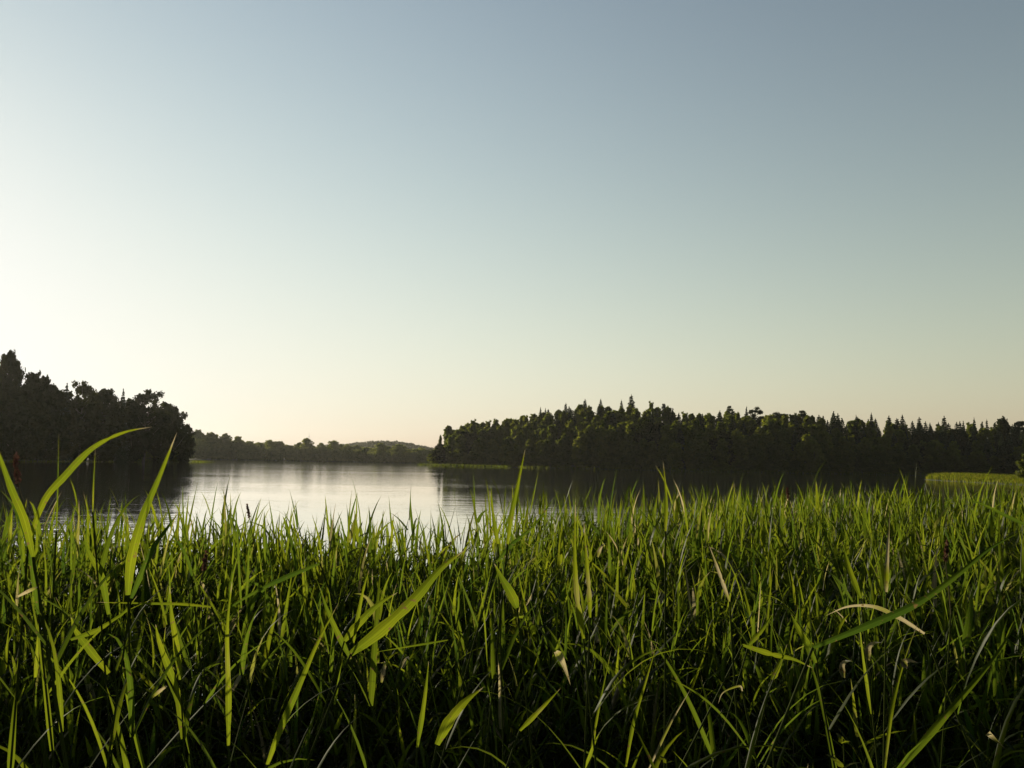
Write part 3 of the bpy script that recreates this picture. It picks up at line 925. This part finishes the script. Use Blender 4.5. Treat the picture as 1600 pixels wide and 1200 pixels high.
def scatter(y0, y1, dens, half0=-.85, half1=.80):
    A = (half1 - half0) * (y1 ** 2 - y0 ** 2) / 2
    n_ = int(A * dens)
    y = np.sqrt(rng.uniform(y0 ** 2, y1 ** 2, n_)); x = y * rng.uniform(half0, half1, n_)
    return x, y

NEAR_LIM = 3.15
bx, by, bh = [], [], []
def build_bed(y0, y1, dens, fold, segs, ws, name, label):
    x, y = scatter(y0, y1, dens)
    x = x + rng.normal(size=len(x)) * .05
    e = edge_y(x / y) + .5 * np.sin(x * 2.1) + .35 * np.sin(x * 5.3 + 1)
    k = rng.random(len(x)) < np.clip((e - y) / (.07 * e), 0, 1)
    # tufts: reeds grow in loose clusters
    cl = np.sin(x * 4.1 + 2 * np.sin(y * 3.1)) * np.sin(y * 3.7 + 1.5 * np.sin(x * 2.3))
    k &= rng.random(len(x)) < .86 + .32 * cl
    x, y = x[k], y[k]
    zg = np.maximum(ground_z(x, y), -.35)
    tip = bed_height(x, y) + rng.normal(size=len(x)) * .09 + np.where(rng.random(len(x)) < .07, rng.uniform(.05, .28, len(x)), 0) - np.where(rng.random(len(x)) < .2, rng.uniform(.08, .3, len(x)), 0)
    lv, st = grow_leaves(x, y, zg, tip - zg, fold, segs, ws, dryp=.03)
    v, f, a = join([lv])
    o = obj(name, mesh(name, v, f, M_REED, smooth=True, attrs=a))
    tag(o, label, 'reeds', kind='stuff')
    v, f, a = st
    o2 = obj('reed_stems', mesh('reed_stems', v, f, M_STEM, smooth=True, attrs=a), o)
    o2['kind'] = 'stuff'
    return len(x)
n1 = build_bed(NEAR_LIM, 4.6, 150, True, 6, 1.0, 'reed_bed', 'dense green reeds behind the nearest shoots, brightly backlit')
n2 = build_bed(4.6, 9.5, 150, False, 5, 1.42, 'reed_bed', 'belt of backlit green reeds standing at the water edge')
n3 = build_bed(9.5, 20, 50, False, 4, 1.95, 'reed_bed', 'farther green reeds spreading out into the lake on the right')

# ---- nearest shoots: one object each, with its stem and every blade as parts
def shoot_proto(h, nleaf, seedling):
    e = bpy.data.objects.new('reed_shoot', None); C.objects.link(e)
    lv, st = grow_leaves(np.array([0.0]), np.array([0.0]), np.array([0.0]), np.array([h]), True, 7, 1.4, dryp=.05, nl=(nleaf, nleaf))
    kids = []
    V, F, A = lv
    per = len(V) // nleaf; fper = len(F) // nleaf
    s = obj('stem', mesh('stem', st[0], st[1], M_STEM, smooth=True, attrs=st[2]), e); kids.append(s)
    for i in range(nleaf):
        me = mesh('leaf', V[i * per:(i + 1) * per], F[i * fper:(i + 1) * fper] - i * per, M_REED, smooth=True,
                  attrs={k: a[i * per:(i + 1) * per] for k, a in A.items()})
        kids.append(obj('leaf', me, e))
    KIDS[e.name] = kids
    return e, h
protos = [shoot_proto(random.uniform(.8, 1.0), random.choice([5, 6, 6, 7]), i) for i in range(16)]
x, y = scatter(2.1, NEAR_LIM, 72, -.70, .68)
k_ = np.abs(x / y + .0) < .66
x, y = x[k_][:300], y[k_][:300]
GS = 'nearest reed shoots below the camera'
LANDMARKS = [(20, 'the leftmost leaning blade'), (90, 'the arching blade'), (205, 'the blade against the dark shore'), (270, 'the shadow-crossed blade'),
             (357, 'the straight bright blade'), (470, 'the dappled blade'), (560, 'the thin crossing blade'), (650, 'the widest blade'),
             (720, 'the barred curved blade'), (800, 'the tall middle blade'), (850, 'the narrow bottom blade'), (908, 'the bright twin blades'),
             (990, 'the long thin stalk'), (1055, 'the pale straw stalk'), (1130, 'the straw-coloured blade'), (1215, 'the crossed blades'),
             (1262, 'the drooping blade'), (1325, 'the tall slanting blade'), (1387, 'the brown withering blade'), (1430, 'the bright stalk'),
             (1500, 'the long dark blade'), (1580, 'the blade at the right edge')]
sel = np.arange(len(x))
used = set()
def side(q): return 'left' if q < 530 else 'middle' if q < 1070 else 'right'
for i in sel:
    pi = random.randrange(len(protos))
    pe, ph = protos[pi]
    zg = gz(x[i], y[i]) - .02
    tip = float(bed_height(x[i], y[i])) + random.gauss(0, .08)
    sc_ = (tip - zg) / ph
    if pi in used: e = copy_tree(pe)
    else:
        e = pe; used.add(pi)
    e.location = (x[i], y[i], zg); e.rotation_euler = (random.gauss(0, .06), random.gauss(0, .06), random.uniform(0, 6.28))
    e.scale = (1.0, 1.0, sc_)
    px = 800 + FOC * x[i] / y[i]
    belt = 'front' if y[i] < 2.5 else 'second' if y[i] < 2.85 else 'third'
    if px < 0 or px > 1600:
        lab = 'slender green reed shoot just outside the %s edge, %s belt' % ('left' if px < 0 else 'right', belt)
    else:
        q, nm = min(LANDMARKS, key=lambda k: abs(k[0] - px))
        lab = 'green reed shoot in the %s belt, %s of %s' % (belt, 'left' if px < q else 'right', nm)
    tag(e, lab, 'reed', GS)

def low_mat():
    x, y = scatter(NEAR_LIM, 8.5, 55, -.8, .75)
    k = y < edge_y(x / y) * .97
    x, y = x[k], y[k]
    zg = np.maximum(ground_z(x, y), -.3)
    lv, st = grow_leaves(x, y, zg, rng.uniform(.25, .7, len(x)) + (0 - zg) * 0, False, 4, 1.3, dryp=.25, nl=(5, 7))
    v, f, a = lv
    o = obj('low_reeds', mesh('low_reeds', v, f, M_REED, smooth=True, attrs=a))
    tag(o, 'low leaves and litter at the foot of the main reed bed', 'reeds', kind='stuff')
low_mat()

# the rest of the near zone, between the counted shoots
def near_fill():
    x, y = scatter(1.2, NEAR_LIM, 80, -.85, .8)
    zg = ground_z(x, y)
    tip = bed_height(x, y) - rng.uniform(.05, .5, len(x))
    lv, st = grow_leaves(x, y, zg, tip - zg, True, 6, 1.0, dryp=.12)
    v, f, a = lv
    o = obj('reed_undergrowth', mesh('reed_undergrowth', v, f, M_REED, smooth=True, attrs=a))
    tag(o, 'shaded tangle of low reeds and grass between the nearest shoots', 'grass', kind='stuff')
near_fill()

# ------------------------------------------------------------------ single tall blades that stand out
def spline(pts, n_):
    """smooth path through the traced points (Catmull-Rom)"""
    P = [Vector(p) for p in pts]
    P = [P[0] * 2 - P[1]] + P + [P[-1] * 2 - P[-2]]
    out = []
    m_ = len(P) - 3
    for k in range(n_ + 1):
        t = k / n_ * m_; i = min(int(t), m_ - 1); t -= i
        a, b, c, d = P[i:i + 4]
        out.append(.5 * ((2 * b) + (-a + c) * t + (2 * a - 5 * b + 4 * c - d) * t * t + (-a + 3 * b - 3 * c + d) * t ** 3))
    return np.array([tuple(v) for v in out])

def blade_path(path, W, tint, twist=0.0, prof='leaf', face=None):
    n_ = len(path); u = np.linspace(0, 1, n_)
    tg = np.gradient(path, axis=0); tg /= np.linalg.norm(tg, axis=1, keepdims=True)
    vd = path - np.array([0, 0, CAM_Z]) if face is None else np.tile(face, (n_, 1))
    vd = vd / np.linalg.norm(vd, axis=1, keepdims=True)
    s = np.cross(tg, vd); s /= np.maximum(np.linalg.norm(s, axis=1, keepdims=True), 1e-6)
    nn = np.cross(s, tg)
    tw = twist * (u - .4)
    sv = s * np.cos(tw)[:, None] + nn * np.sin(tw)[:, None]
    nv = nn * np.cos(tw)[:, None] - s * np.sin(tw)[:, None]
    wp = np.minimum(1, .45 + 2.2 * u) * np.clip(1 - u ** 1.7, 0, 1) ** .95
    if prof == 'thin': wp = np.clip(1 - u ** 1.5, 0.02, 1)
    ph = W * 3000
    ed = 1 + .05 * np.sin(u * 17 + ph) + .04 * np.sin(u * 41 + ph * 2) - .35 * np.exp(-((u - .55 - .2 * math.sin(ph)) / .02) ** 2) * (math.sin(ph * 3) > .2)
    wd = (W / 2 * wp * ed)[:, None]
    V = np.stack([path - sv * wd + nv * wd * .3, path - sv * wd * .45 + nv * wd * .1, path, path + sv * wd * .45 + nv * wd * .1, path + sv * wd + nv * wd * .3], 1).reshape(-1, 3)
    i = np.arange(n_ - 1)[:, None] * 5; j = np.arange(4)[None]
    a = i + j
    F = np.stack([a, a + 1, a + 6, a + 5], -1).reshape(-1, 4)
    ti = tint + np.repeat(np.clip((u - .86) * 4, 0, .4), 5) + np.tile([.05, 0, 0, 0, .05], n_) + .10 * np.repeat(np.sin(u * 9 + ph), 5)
    return V, F, {'tint': np.clip(ti, 0, 1), 'across': np.tile([0, .22, .5, .78, 1.0], n_)}

def hero(pts, width_px, label, tint=.55, Y=1.3, Ytip=None, twist=.6, extra=3, kind='leaf', name='reed_shoot', cat='reed', stem_from_top=False):
    """pts: image points of the blade from its base to its tip"""
    Y = Y * 1.3 if Y < 1.7 else Y
    Ytip = Y if Ytip is None else Ytip
    n_ = len(pts)
    P = [at(px, py, Y + (Ytip - Y) * k / (n_ - 1)) for k, (px, py) in enumerate(pts)]
    b = P[0]; d = (P[0] - P[1]).normalized()
    Y0 = Y
    fx = b.x + max(-.45, min(.45, d.x * .5)) + random.uniform(-.06, .06); fy = b.y + random.uniform(.02, .25)
    zg = gz(fx, fy) - .03
    e = bpy.data.objects.new(name, None); C.objects.link(e); e.location = (fx, fy, zg)
    tag(e, label, cat, 'tall blades standing out of the near reeds')
    off = np.array([fx, fy, zg])
    W = width_px * .68 * Y / FOC
    stem = spline([(fx, fy, zg), (fx * .6 + b.x * .4, fy * .6 + b.y * .4, zg + (b.z - zg) * .5), tuple(b)], 10) - off
    v, f, a = tube(stem, np.linspace(.0028, .0018, 11), 6, tint=.3 if kind != 'dry' else 1.0)
    a['across'] = np.zeros(len(v))
    obj('stem', mesh('stem', v, f, M_STEM, smooth=True, attrs=a), e)
    path = spline([tuple(p) for p in P], 26) - off
    if kind == 'head':
        v, f, a = tube(path, np.linspace(.0018, .0008, 27), 5, tint=.9)
        a['across'] = np.zeros(len(v))
        obj('stalk', mesh('stalk', v, f, M_STEM, smooth=True, attrs=a), e)
        q = path[19:]; m_ = 60
        ii = rng.integers(0, len(q), m_); rad = np.interp(ii, [0, len(q) * .4, len(q)], [.004, .005, .001]) * rng.random(m_)
        th = rng.uniform(0, 6.28, m_)
        c = q[ii] + np.c_[np.cos(th) * rad, np.sin(th) * rad, rng.normal(size=m_) * .006]
        v, f = cards(c, rng.normal(size=(m_, 3)) * [1, 1, .3], .0035, 1.6)
        obj('panicle', mesh('panicle', v, f, M_HEAD, attrs={'tint': rng.random(m_).repeat(4)}), e)
    else:
        # blade_path needs world-space facing
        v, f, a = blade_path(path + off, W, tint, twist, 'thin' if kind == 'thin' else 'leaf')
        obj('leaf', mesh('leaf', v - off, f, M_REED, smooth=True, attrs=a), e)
    for i in range(extra):
        t = random.uniform(.35, .98); p0 = stem[int(t * 10)]
        V, F, A = leaf_strips(np.array([p0]), np.array([random.uniform(0, 6.28)]), np.array([R(random.uniform(50, 75))]), np.array([R(random.uniform(20, 90))]),
                              np.array([random.uniform(.2, .38)]), np.array([random.uniform(.010, .016)]), np.array([random.uniform(.2, .7)]), 8)
        obj('leaf', mesh('leaf', V, F, M_REED, smooth=True, attrs=A), e)
    return e

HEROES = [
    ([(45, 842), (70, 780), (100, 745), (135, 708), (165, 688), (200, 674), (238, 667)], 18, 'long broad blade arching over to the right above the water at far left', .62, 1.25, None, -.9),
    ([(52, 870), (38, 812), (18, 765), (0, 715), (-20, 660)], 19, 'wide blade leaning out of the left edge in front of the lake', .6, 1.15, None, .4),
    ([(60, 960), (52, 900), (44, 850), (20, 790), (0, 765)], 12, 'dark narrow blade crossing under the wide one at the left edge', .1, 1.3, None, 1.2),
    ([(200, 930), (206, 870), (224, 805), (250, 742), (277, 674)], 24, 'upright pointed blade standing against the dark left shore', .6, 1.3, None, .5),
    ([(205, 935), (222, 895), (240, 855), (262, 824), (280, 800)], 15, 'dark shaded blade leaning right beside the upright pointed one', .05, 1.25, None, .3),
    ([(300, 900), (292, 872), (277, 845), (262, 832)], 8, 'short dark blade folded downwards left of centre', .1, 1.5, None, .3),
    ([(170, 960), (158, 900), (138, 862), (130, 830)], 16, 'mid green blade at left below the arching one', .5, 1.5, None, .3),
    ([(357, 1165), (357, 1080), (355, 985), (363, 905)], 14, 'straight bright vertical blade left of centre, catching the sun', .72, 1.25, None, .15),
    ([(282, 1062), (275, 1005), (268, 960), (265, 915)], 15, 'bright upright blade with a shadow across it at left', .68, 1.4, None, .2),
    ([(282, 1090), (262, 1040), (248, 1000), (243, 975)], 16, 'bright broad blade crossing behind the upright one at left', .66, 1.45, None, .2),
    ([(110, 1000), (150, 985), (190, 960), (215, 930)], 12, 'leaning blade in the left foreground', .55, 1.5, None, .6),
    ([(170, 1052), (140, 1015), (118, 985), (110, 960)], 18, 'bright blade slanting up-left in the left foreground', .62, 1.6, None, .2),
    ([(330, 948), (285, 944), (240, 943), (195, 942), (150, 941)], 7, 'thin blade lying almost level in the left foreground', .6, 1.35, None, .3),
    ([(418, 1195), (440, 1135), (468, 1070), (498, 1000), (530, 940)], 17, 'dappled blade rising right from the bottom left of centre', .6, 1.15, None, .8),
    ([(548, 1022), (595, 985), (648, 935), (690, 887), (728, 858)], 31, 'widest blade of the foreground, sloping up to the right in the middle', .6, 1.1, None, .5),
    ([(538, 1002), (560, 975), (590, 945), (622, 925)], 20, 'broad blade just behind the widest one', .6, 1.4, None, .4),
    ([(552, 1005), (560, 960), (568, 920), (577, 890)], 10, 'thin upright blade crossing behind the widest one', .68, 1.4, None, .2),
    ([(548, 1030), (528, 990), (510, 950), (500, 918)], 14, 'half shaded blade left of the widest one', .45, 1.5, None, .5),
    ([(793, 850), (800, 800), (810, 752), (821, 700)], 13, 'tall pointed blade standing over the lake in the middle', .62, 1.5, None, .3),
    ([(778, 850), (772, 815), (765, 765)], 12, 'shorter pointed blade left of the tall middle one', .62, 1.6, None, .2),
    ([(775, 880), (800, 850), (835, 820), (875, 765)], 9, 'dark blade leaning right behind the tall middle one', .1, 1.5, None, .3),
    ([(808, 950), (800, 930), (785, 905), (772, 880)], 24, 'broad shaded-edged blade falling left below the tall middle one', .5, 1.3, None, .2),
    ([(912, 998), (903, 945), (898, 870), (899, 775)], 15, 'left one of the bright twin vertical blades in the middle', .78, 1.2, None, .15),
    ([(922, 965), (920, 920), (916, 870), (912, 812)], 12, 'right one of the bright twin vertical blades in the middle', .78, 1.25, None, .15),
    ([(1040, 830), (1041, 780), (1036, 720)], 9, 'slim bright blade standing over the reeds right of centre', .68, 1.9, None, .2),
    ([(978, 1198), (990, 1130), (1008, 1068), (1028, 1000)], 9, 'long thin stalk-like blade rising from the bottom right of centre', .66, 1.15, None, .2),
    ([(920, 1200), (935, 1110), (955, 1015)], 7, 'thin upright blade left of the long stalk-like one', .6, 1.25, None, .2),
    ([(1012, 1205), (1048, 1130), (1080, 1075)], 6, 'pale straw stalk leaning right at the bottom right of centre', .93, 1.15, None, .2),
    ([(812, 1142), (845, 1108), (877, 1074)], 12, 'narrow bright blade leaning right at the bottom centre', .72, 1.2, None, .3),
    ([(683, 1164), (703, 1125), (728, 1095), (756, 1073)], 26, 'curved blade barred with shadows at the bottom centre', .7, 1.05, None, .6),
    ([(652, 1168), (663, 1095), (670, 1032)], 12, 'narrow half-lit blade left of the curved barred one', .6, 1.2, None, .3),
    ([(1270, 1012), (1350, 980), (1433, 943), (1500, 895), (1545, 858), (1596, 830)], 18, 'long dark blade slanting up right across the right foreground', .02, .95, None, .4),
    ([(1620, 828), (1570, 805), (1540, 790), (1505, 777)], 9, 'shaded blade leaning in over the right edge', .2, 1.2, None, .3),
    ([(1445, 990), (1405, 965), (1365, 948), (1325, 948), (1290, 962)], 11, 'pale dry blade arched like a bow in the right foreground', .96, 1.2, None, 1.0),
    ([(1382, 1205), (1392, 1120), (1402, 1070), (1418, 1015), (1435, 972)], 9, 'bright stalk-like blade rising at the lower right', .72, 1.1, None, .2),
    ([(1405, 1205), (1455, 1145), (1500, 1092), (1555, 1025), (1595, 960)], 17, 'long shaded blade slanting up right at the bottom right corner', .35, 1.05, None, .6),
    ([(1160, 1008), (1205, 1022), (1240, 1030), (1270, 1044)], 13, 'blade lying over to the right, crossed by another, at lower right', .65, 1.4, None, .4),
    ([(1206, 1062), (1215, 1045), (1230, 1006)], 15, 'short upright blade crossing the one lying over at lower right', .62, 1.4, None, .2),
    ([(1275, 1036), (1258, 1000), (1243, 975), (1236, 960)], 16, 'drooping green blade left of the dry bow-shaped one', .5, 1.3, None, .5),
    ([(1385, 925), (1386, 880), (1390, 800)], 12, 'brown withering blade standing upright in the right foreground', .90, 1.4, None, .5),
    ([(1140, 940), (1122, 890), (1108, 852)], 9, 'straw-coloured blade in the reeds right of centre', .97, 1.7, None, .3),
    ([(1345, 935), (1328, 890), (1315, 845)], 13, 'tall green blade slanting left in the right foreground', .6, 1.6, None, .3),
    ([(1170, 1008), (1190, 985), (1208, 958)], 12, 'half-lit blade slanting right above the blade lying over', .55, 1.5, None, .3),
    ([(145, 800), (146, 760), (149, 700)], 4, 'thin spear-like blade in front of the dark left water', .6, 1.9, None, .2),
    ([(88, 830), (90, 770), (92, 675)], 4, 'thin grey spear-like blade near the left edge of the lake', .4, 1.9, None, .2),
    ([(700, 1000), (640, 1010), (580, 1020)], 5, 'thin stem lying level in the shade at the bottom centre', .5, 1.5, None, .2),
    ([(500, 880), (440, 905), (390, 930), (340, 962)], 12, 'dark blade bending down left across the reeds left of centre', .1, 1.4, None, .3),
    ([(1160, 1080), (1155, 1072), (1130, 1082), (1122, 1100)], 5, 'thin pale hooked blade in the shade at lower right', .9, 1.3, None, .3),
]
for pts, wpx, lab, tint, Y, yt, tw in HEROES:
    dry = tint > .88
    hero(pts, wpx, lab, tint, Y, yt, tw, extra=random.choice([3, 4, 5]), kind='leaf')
for pts, lab, Y in [
    ([(52, 880), (40, 800), (30, 760), (24, 722)], 'reddish brown seed head standing at the left edge of the lake', 1.3),
    ([(402, 880), (395, 840), (390, 810), (386, 790)], 'small dark seed head against the bright water left of centre', 3.6),
    ([(1486, 960), (1482, 915), (1478, 880), (1480, 850)], 'reddish seed head among the reeds of the right foreground', 2.2),
    ([(316, 960), (312, 920), (318, 890), (322, 870)], 'dull red seed head among the reeds left of centre', 2.0),
    ([(1250, 850), (1238, 800), (1232, 780), (1230, 765)], 'small brown seed head rising over the reeds on the right', 3.4),
]:
    hero(pts, 5, lab, .5, Y, None, .2, extra=1, kind='head')

# curled dry scraps of leaf caught in the shade
def scrap(px, py, Y, ln, wd, ang, label, tint=.93):
    c = at(px, py, Y)
    n_ = 9; u = np.linspace(0, 1, n_)
    path = np.c_[np.cos(ang) * ln * (u - .5), .02 * np.sin(u * 3), np.sin(ang) * ln * (u - .5) + .12 * ln * np.sin(u * 3.1)]
    V, F, A = blade_path(path + np.array(c), wd * .8, tint, .9)
    o = obj('dry_leaf', mesh('dry_leaf', V - np.array(c), F, M_REED, smooth=True, attrs=A), loc=c)
    tag(o, label, 'dry leaf', 'dry leaves caught in the reeds')
scrap(1368, 1018, 1.25, .032, .012, R(50), 'small curled beige leaf, upper of two beside the dry stalk at lower right')
scrap(1325, 1046, 1.25, .026, .012, R(60), 'small curled beige leaf, lower of two beside the dry stalk at lower right')
scrap(1425, 1040, 1.3, .022, .014, R(20), 'round pale leaf beside the bright stalk at lower right')
scrap(248, 1083, 1.3, .024, .007, R(35), 'glinting pinkish scrap of leaf in the shade at lower left')
scrap(42, 926, 1.4, .03, .008, R(25), 'pale glinting scrap of leaf near the left edge')
scrap(598, 1050, 1.5, .035, .010, R(85), 'brown hanging scrap of dead leaf at the bottom centre')
scrap(805, 938, 2.0, .030, .012, R(-25), 'straw-coloured scrap of leaf in the middle reeds')
scrap(1560, 1160, 1.2, .03, .012, R(-40), 'pale leaf scrap low in the bottom right corner')
scrap(940, 860, 2.0, .035, .012, R(60), 'straw-coloured scrap of leaf right of the twin blades')
scrap(880, 1045, 1.2, .05, .014, R(-65), 'curled grey-green dead leaf hanging right of the bottom centre')

# small leafy weeds at the bottom edge
def weed(px, py, Y, label, s=1.0):
    top = at(px, py, Y)
    fx, fy = top.x + .01, top.y + .02; zg = gz(fx, fy) - .02; H = top.z - zg
    e = bpy.data.objects.new('weed', None); C.objects.link(e); e.location = (fx, fy, zg)
    tag(e, label, 'weed', 'small leafy weeds')
    pth = spline([(0, 0, 0), (.01, .01, H * .5), (top.x - fx, top.y - fy, H)], 8)
    v, f, a = tube(pth, np.linspace(.003, .0012, 9), 6, tint=.3); a['across'] = np.zeros(len(v))
    obj('stem', mesh('stem', v, f, M_STEM, smooth=True, attrs=a), e)
    for k in range(9):
        z = H - .006 - k * .017 * s; az0 = k * 1.57 * .5 + px
        for sgn in (0, math.pi):
            L = np.array([(.012 + .004 * k if k < 5 else .03) * s])
            V, F, A = leaf_strips(np.array([[top.x - fx, top.y - fy, z]]), np.array([az0 + sgn]), np.array([R(38)]), np.array([R(60)]), L, L * .42, np.array([.79]), 6, True, np.array([0.1]))
            # toothed edge
            V = V.reshape(-1, 3, 3); mid = V[:, 1:2]
            V[1:-1:2] = mid[1:-1:2] + (V[1:-1:2] - mid[1:-1:2]) * 1.35
            obj('leaf', mesh('leaf', V.reshape(-1, 3), F, M_REED, smooth=False, attrs=A), e)
weed(1318, 1155, 1.45, 'young leafy weed with small toothed leaves at the bottom edge, the taller one', 2.2)
weed(1208, 1168, 1.5, 'small leafy weed poking up at the bottom edge left of the taller one', 2.0)
weed(1042, 1186, 1.5, 'tip of a leafy weed just peeping in at the bottom edge right of centre', 1.7)

# ------------------------------------------------------------------ look-alikes with one label are told apart by their order
def told_apart():
    by = {}
    for o in bpy.data.objects:
        if 'label' in o and o.parent is None and 'outside' not in o['label'] and 'beyond the' not in o['label']:
            by.setdefault(o['label'], []).append(o)
    for lab, os_ in by.items():
        if 2 <= len(os_) <= 4:
            os_.sort(key=lambda o: o.location.x / o.location.y)
            words_ = {2: ['left one', 'right one'], 3: ['left one', 'middle one', 'right one'], 4: ['first of four', 'second of four', 'third of four', 'last of four']}[len(os_)]
            for o, wd in zip(os_, words_):
                new = '%s, %s' % (lab, wd)
                if len(new.replace('-', ' ').split()) <= 16:
                    o['label'] = new
told_apart()

# ------------------------------------------------------------------ haze
def haze():
    x0, x1, y0, y1, z0, z1 = -2600, 2600, -400, 2300, -3.6, 75
    V = [(x, y, z) for x in (x0, x1) for y in (y0, y1) for z in (z0, z1)]
    F = [(0, 1, 3, 2), (4, 6, 7, 5), (0, 4, 5, 1), (2, 3, 7, 6), (0, 2, 6, 4), (1, 5, 7, 3)]
    m, n, l, out = new_mat('haze_air')
    p = n.new('ShaderNodeVolumePrincipled')
    p.inputs['Color'].default_value = (.92, .93, .90, 1)
    p.inputs['Density'].default_value = 0.000042
    p.inputs['Anisotropy'].default_value = 0.45
    l.new(p.outputs[0], out.inputs['Volume'])
    o = obj('haze', mesh('haze', V, np.array(F), m))
    tag(o, kind='stuff')
haze()
print('REEDS', n1, n2, n3, 'objects', len(bpy.data.objects), 'tris', sum(len(m.loops) - 2 * len(m.polygons) for m in bpy.data.meshes))
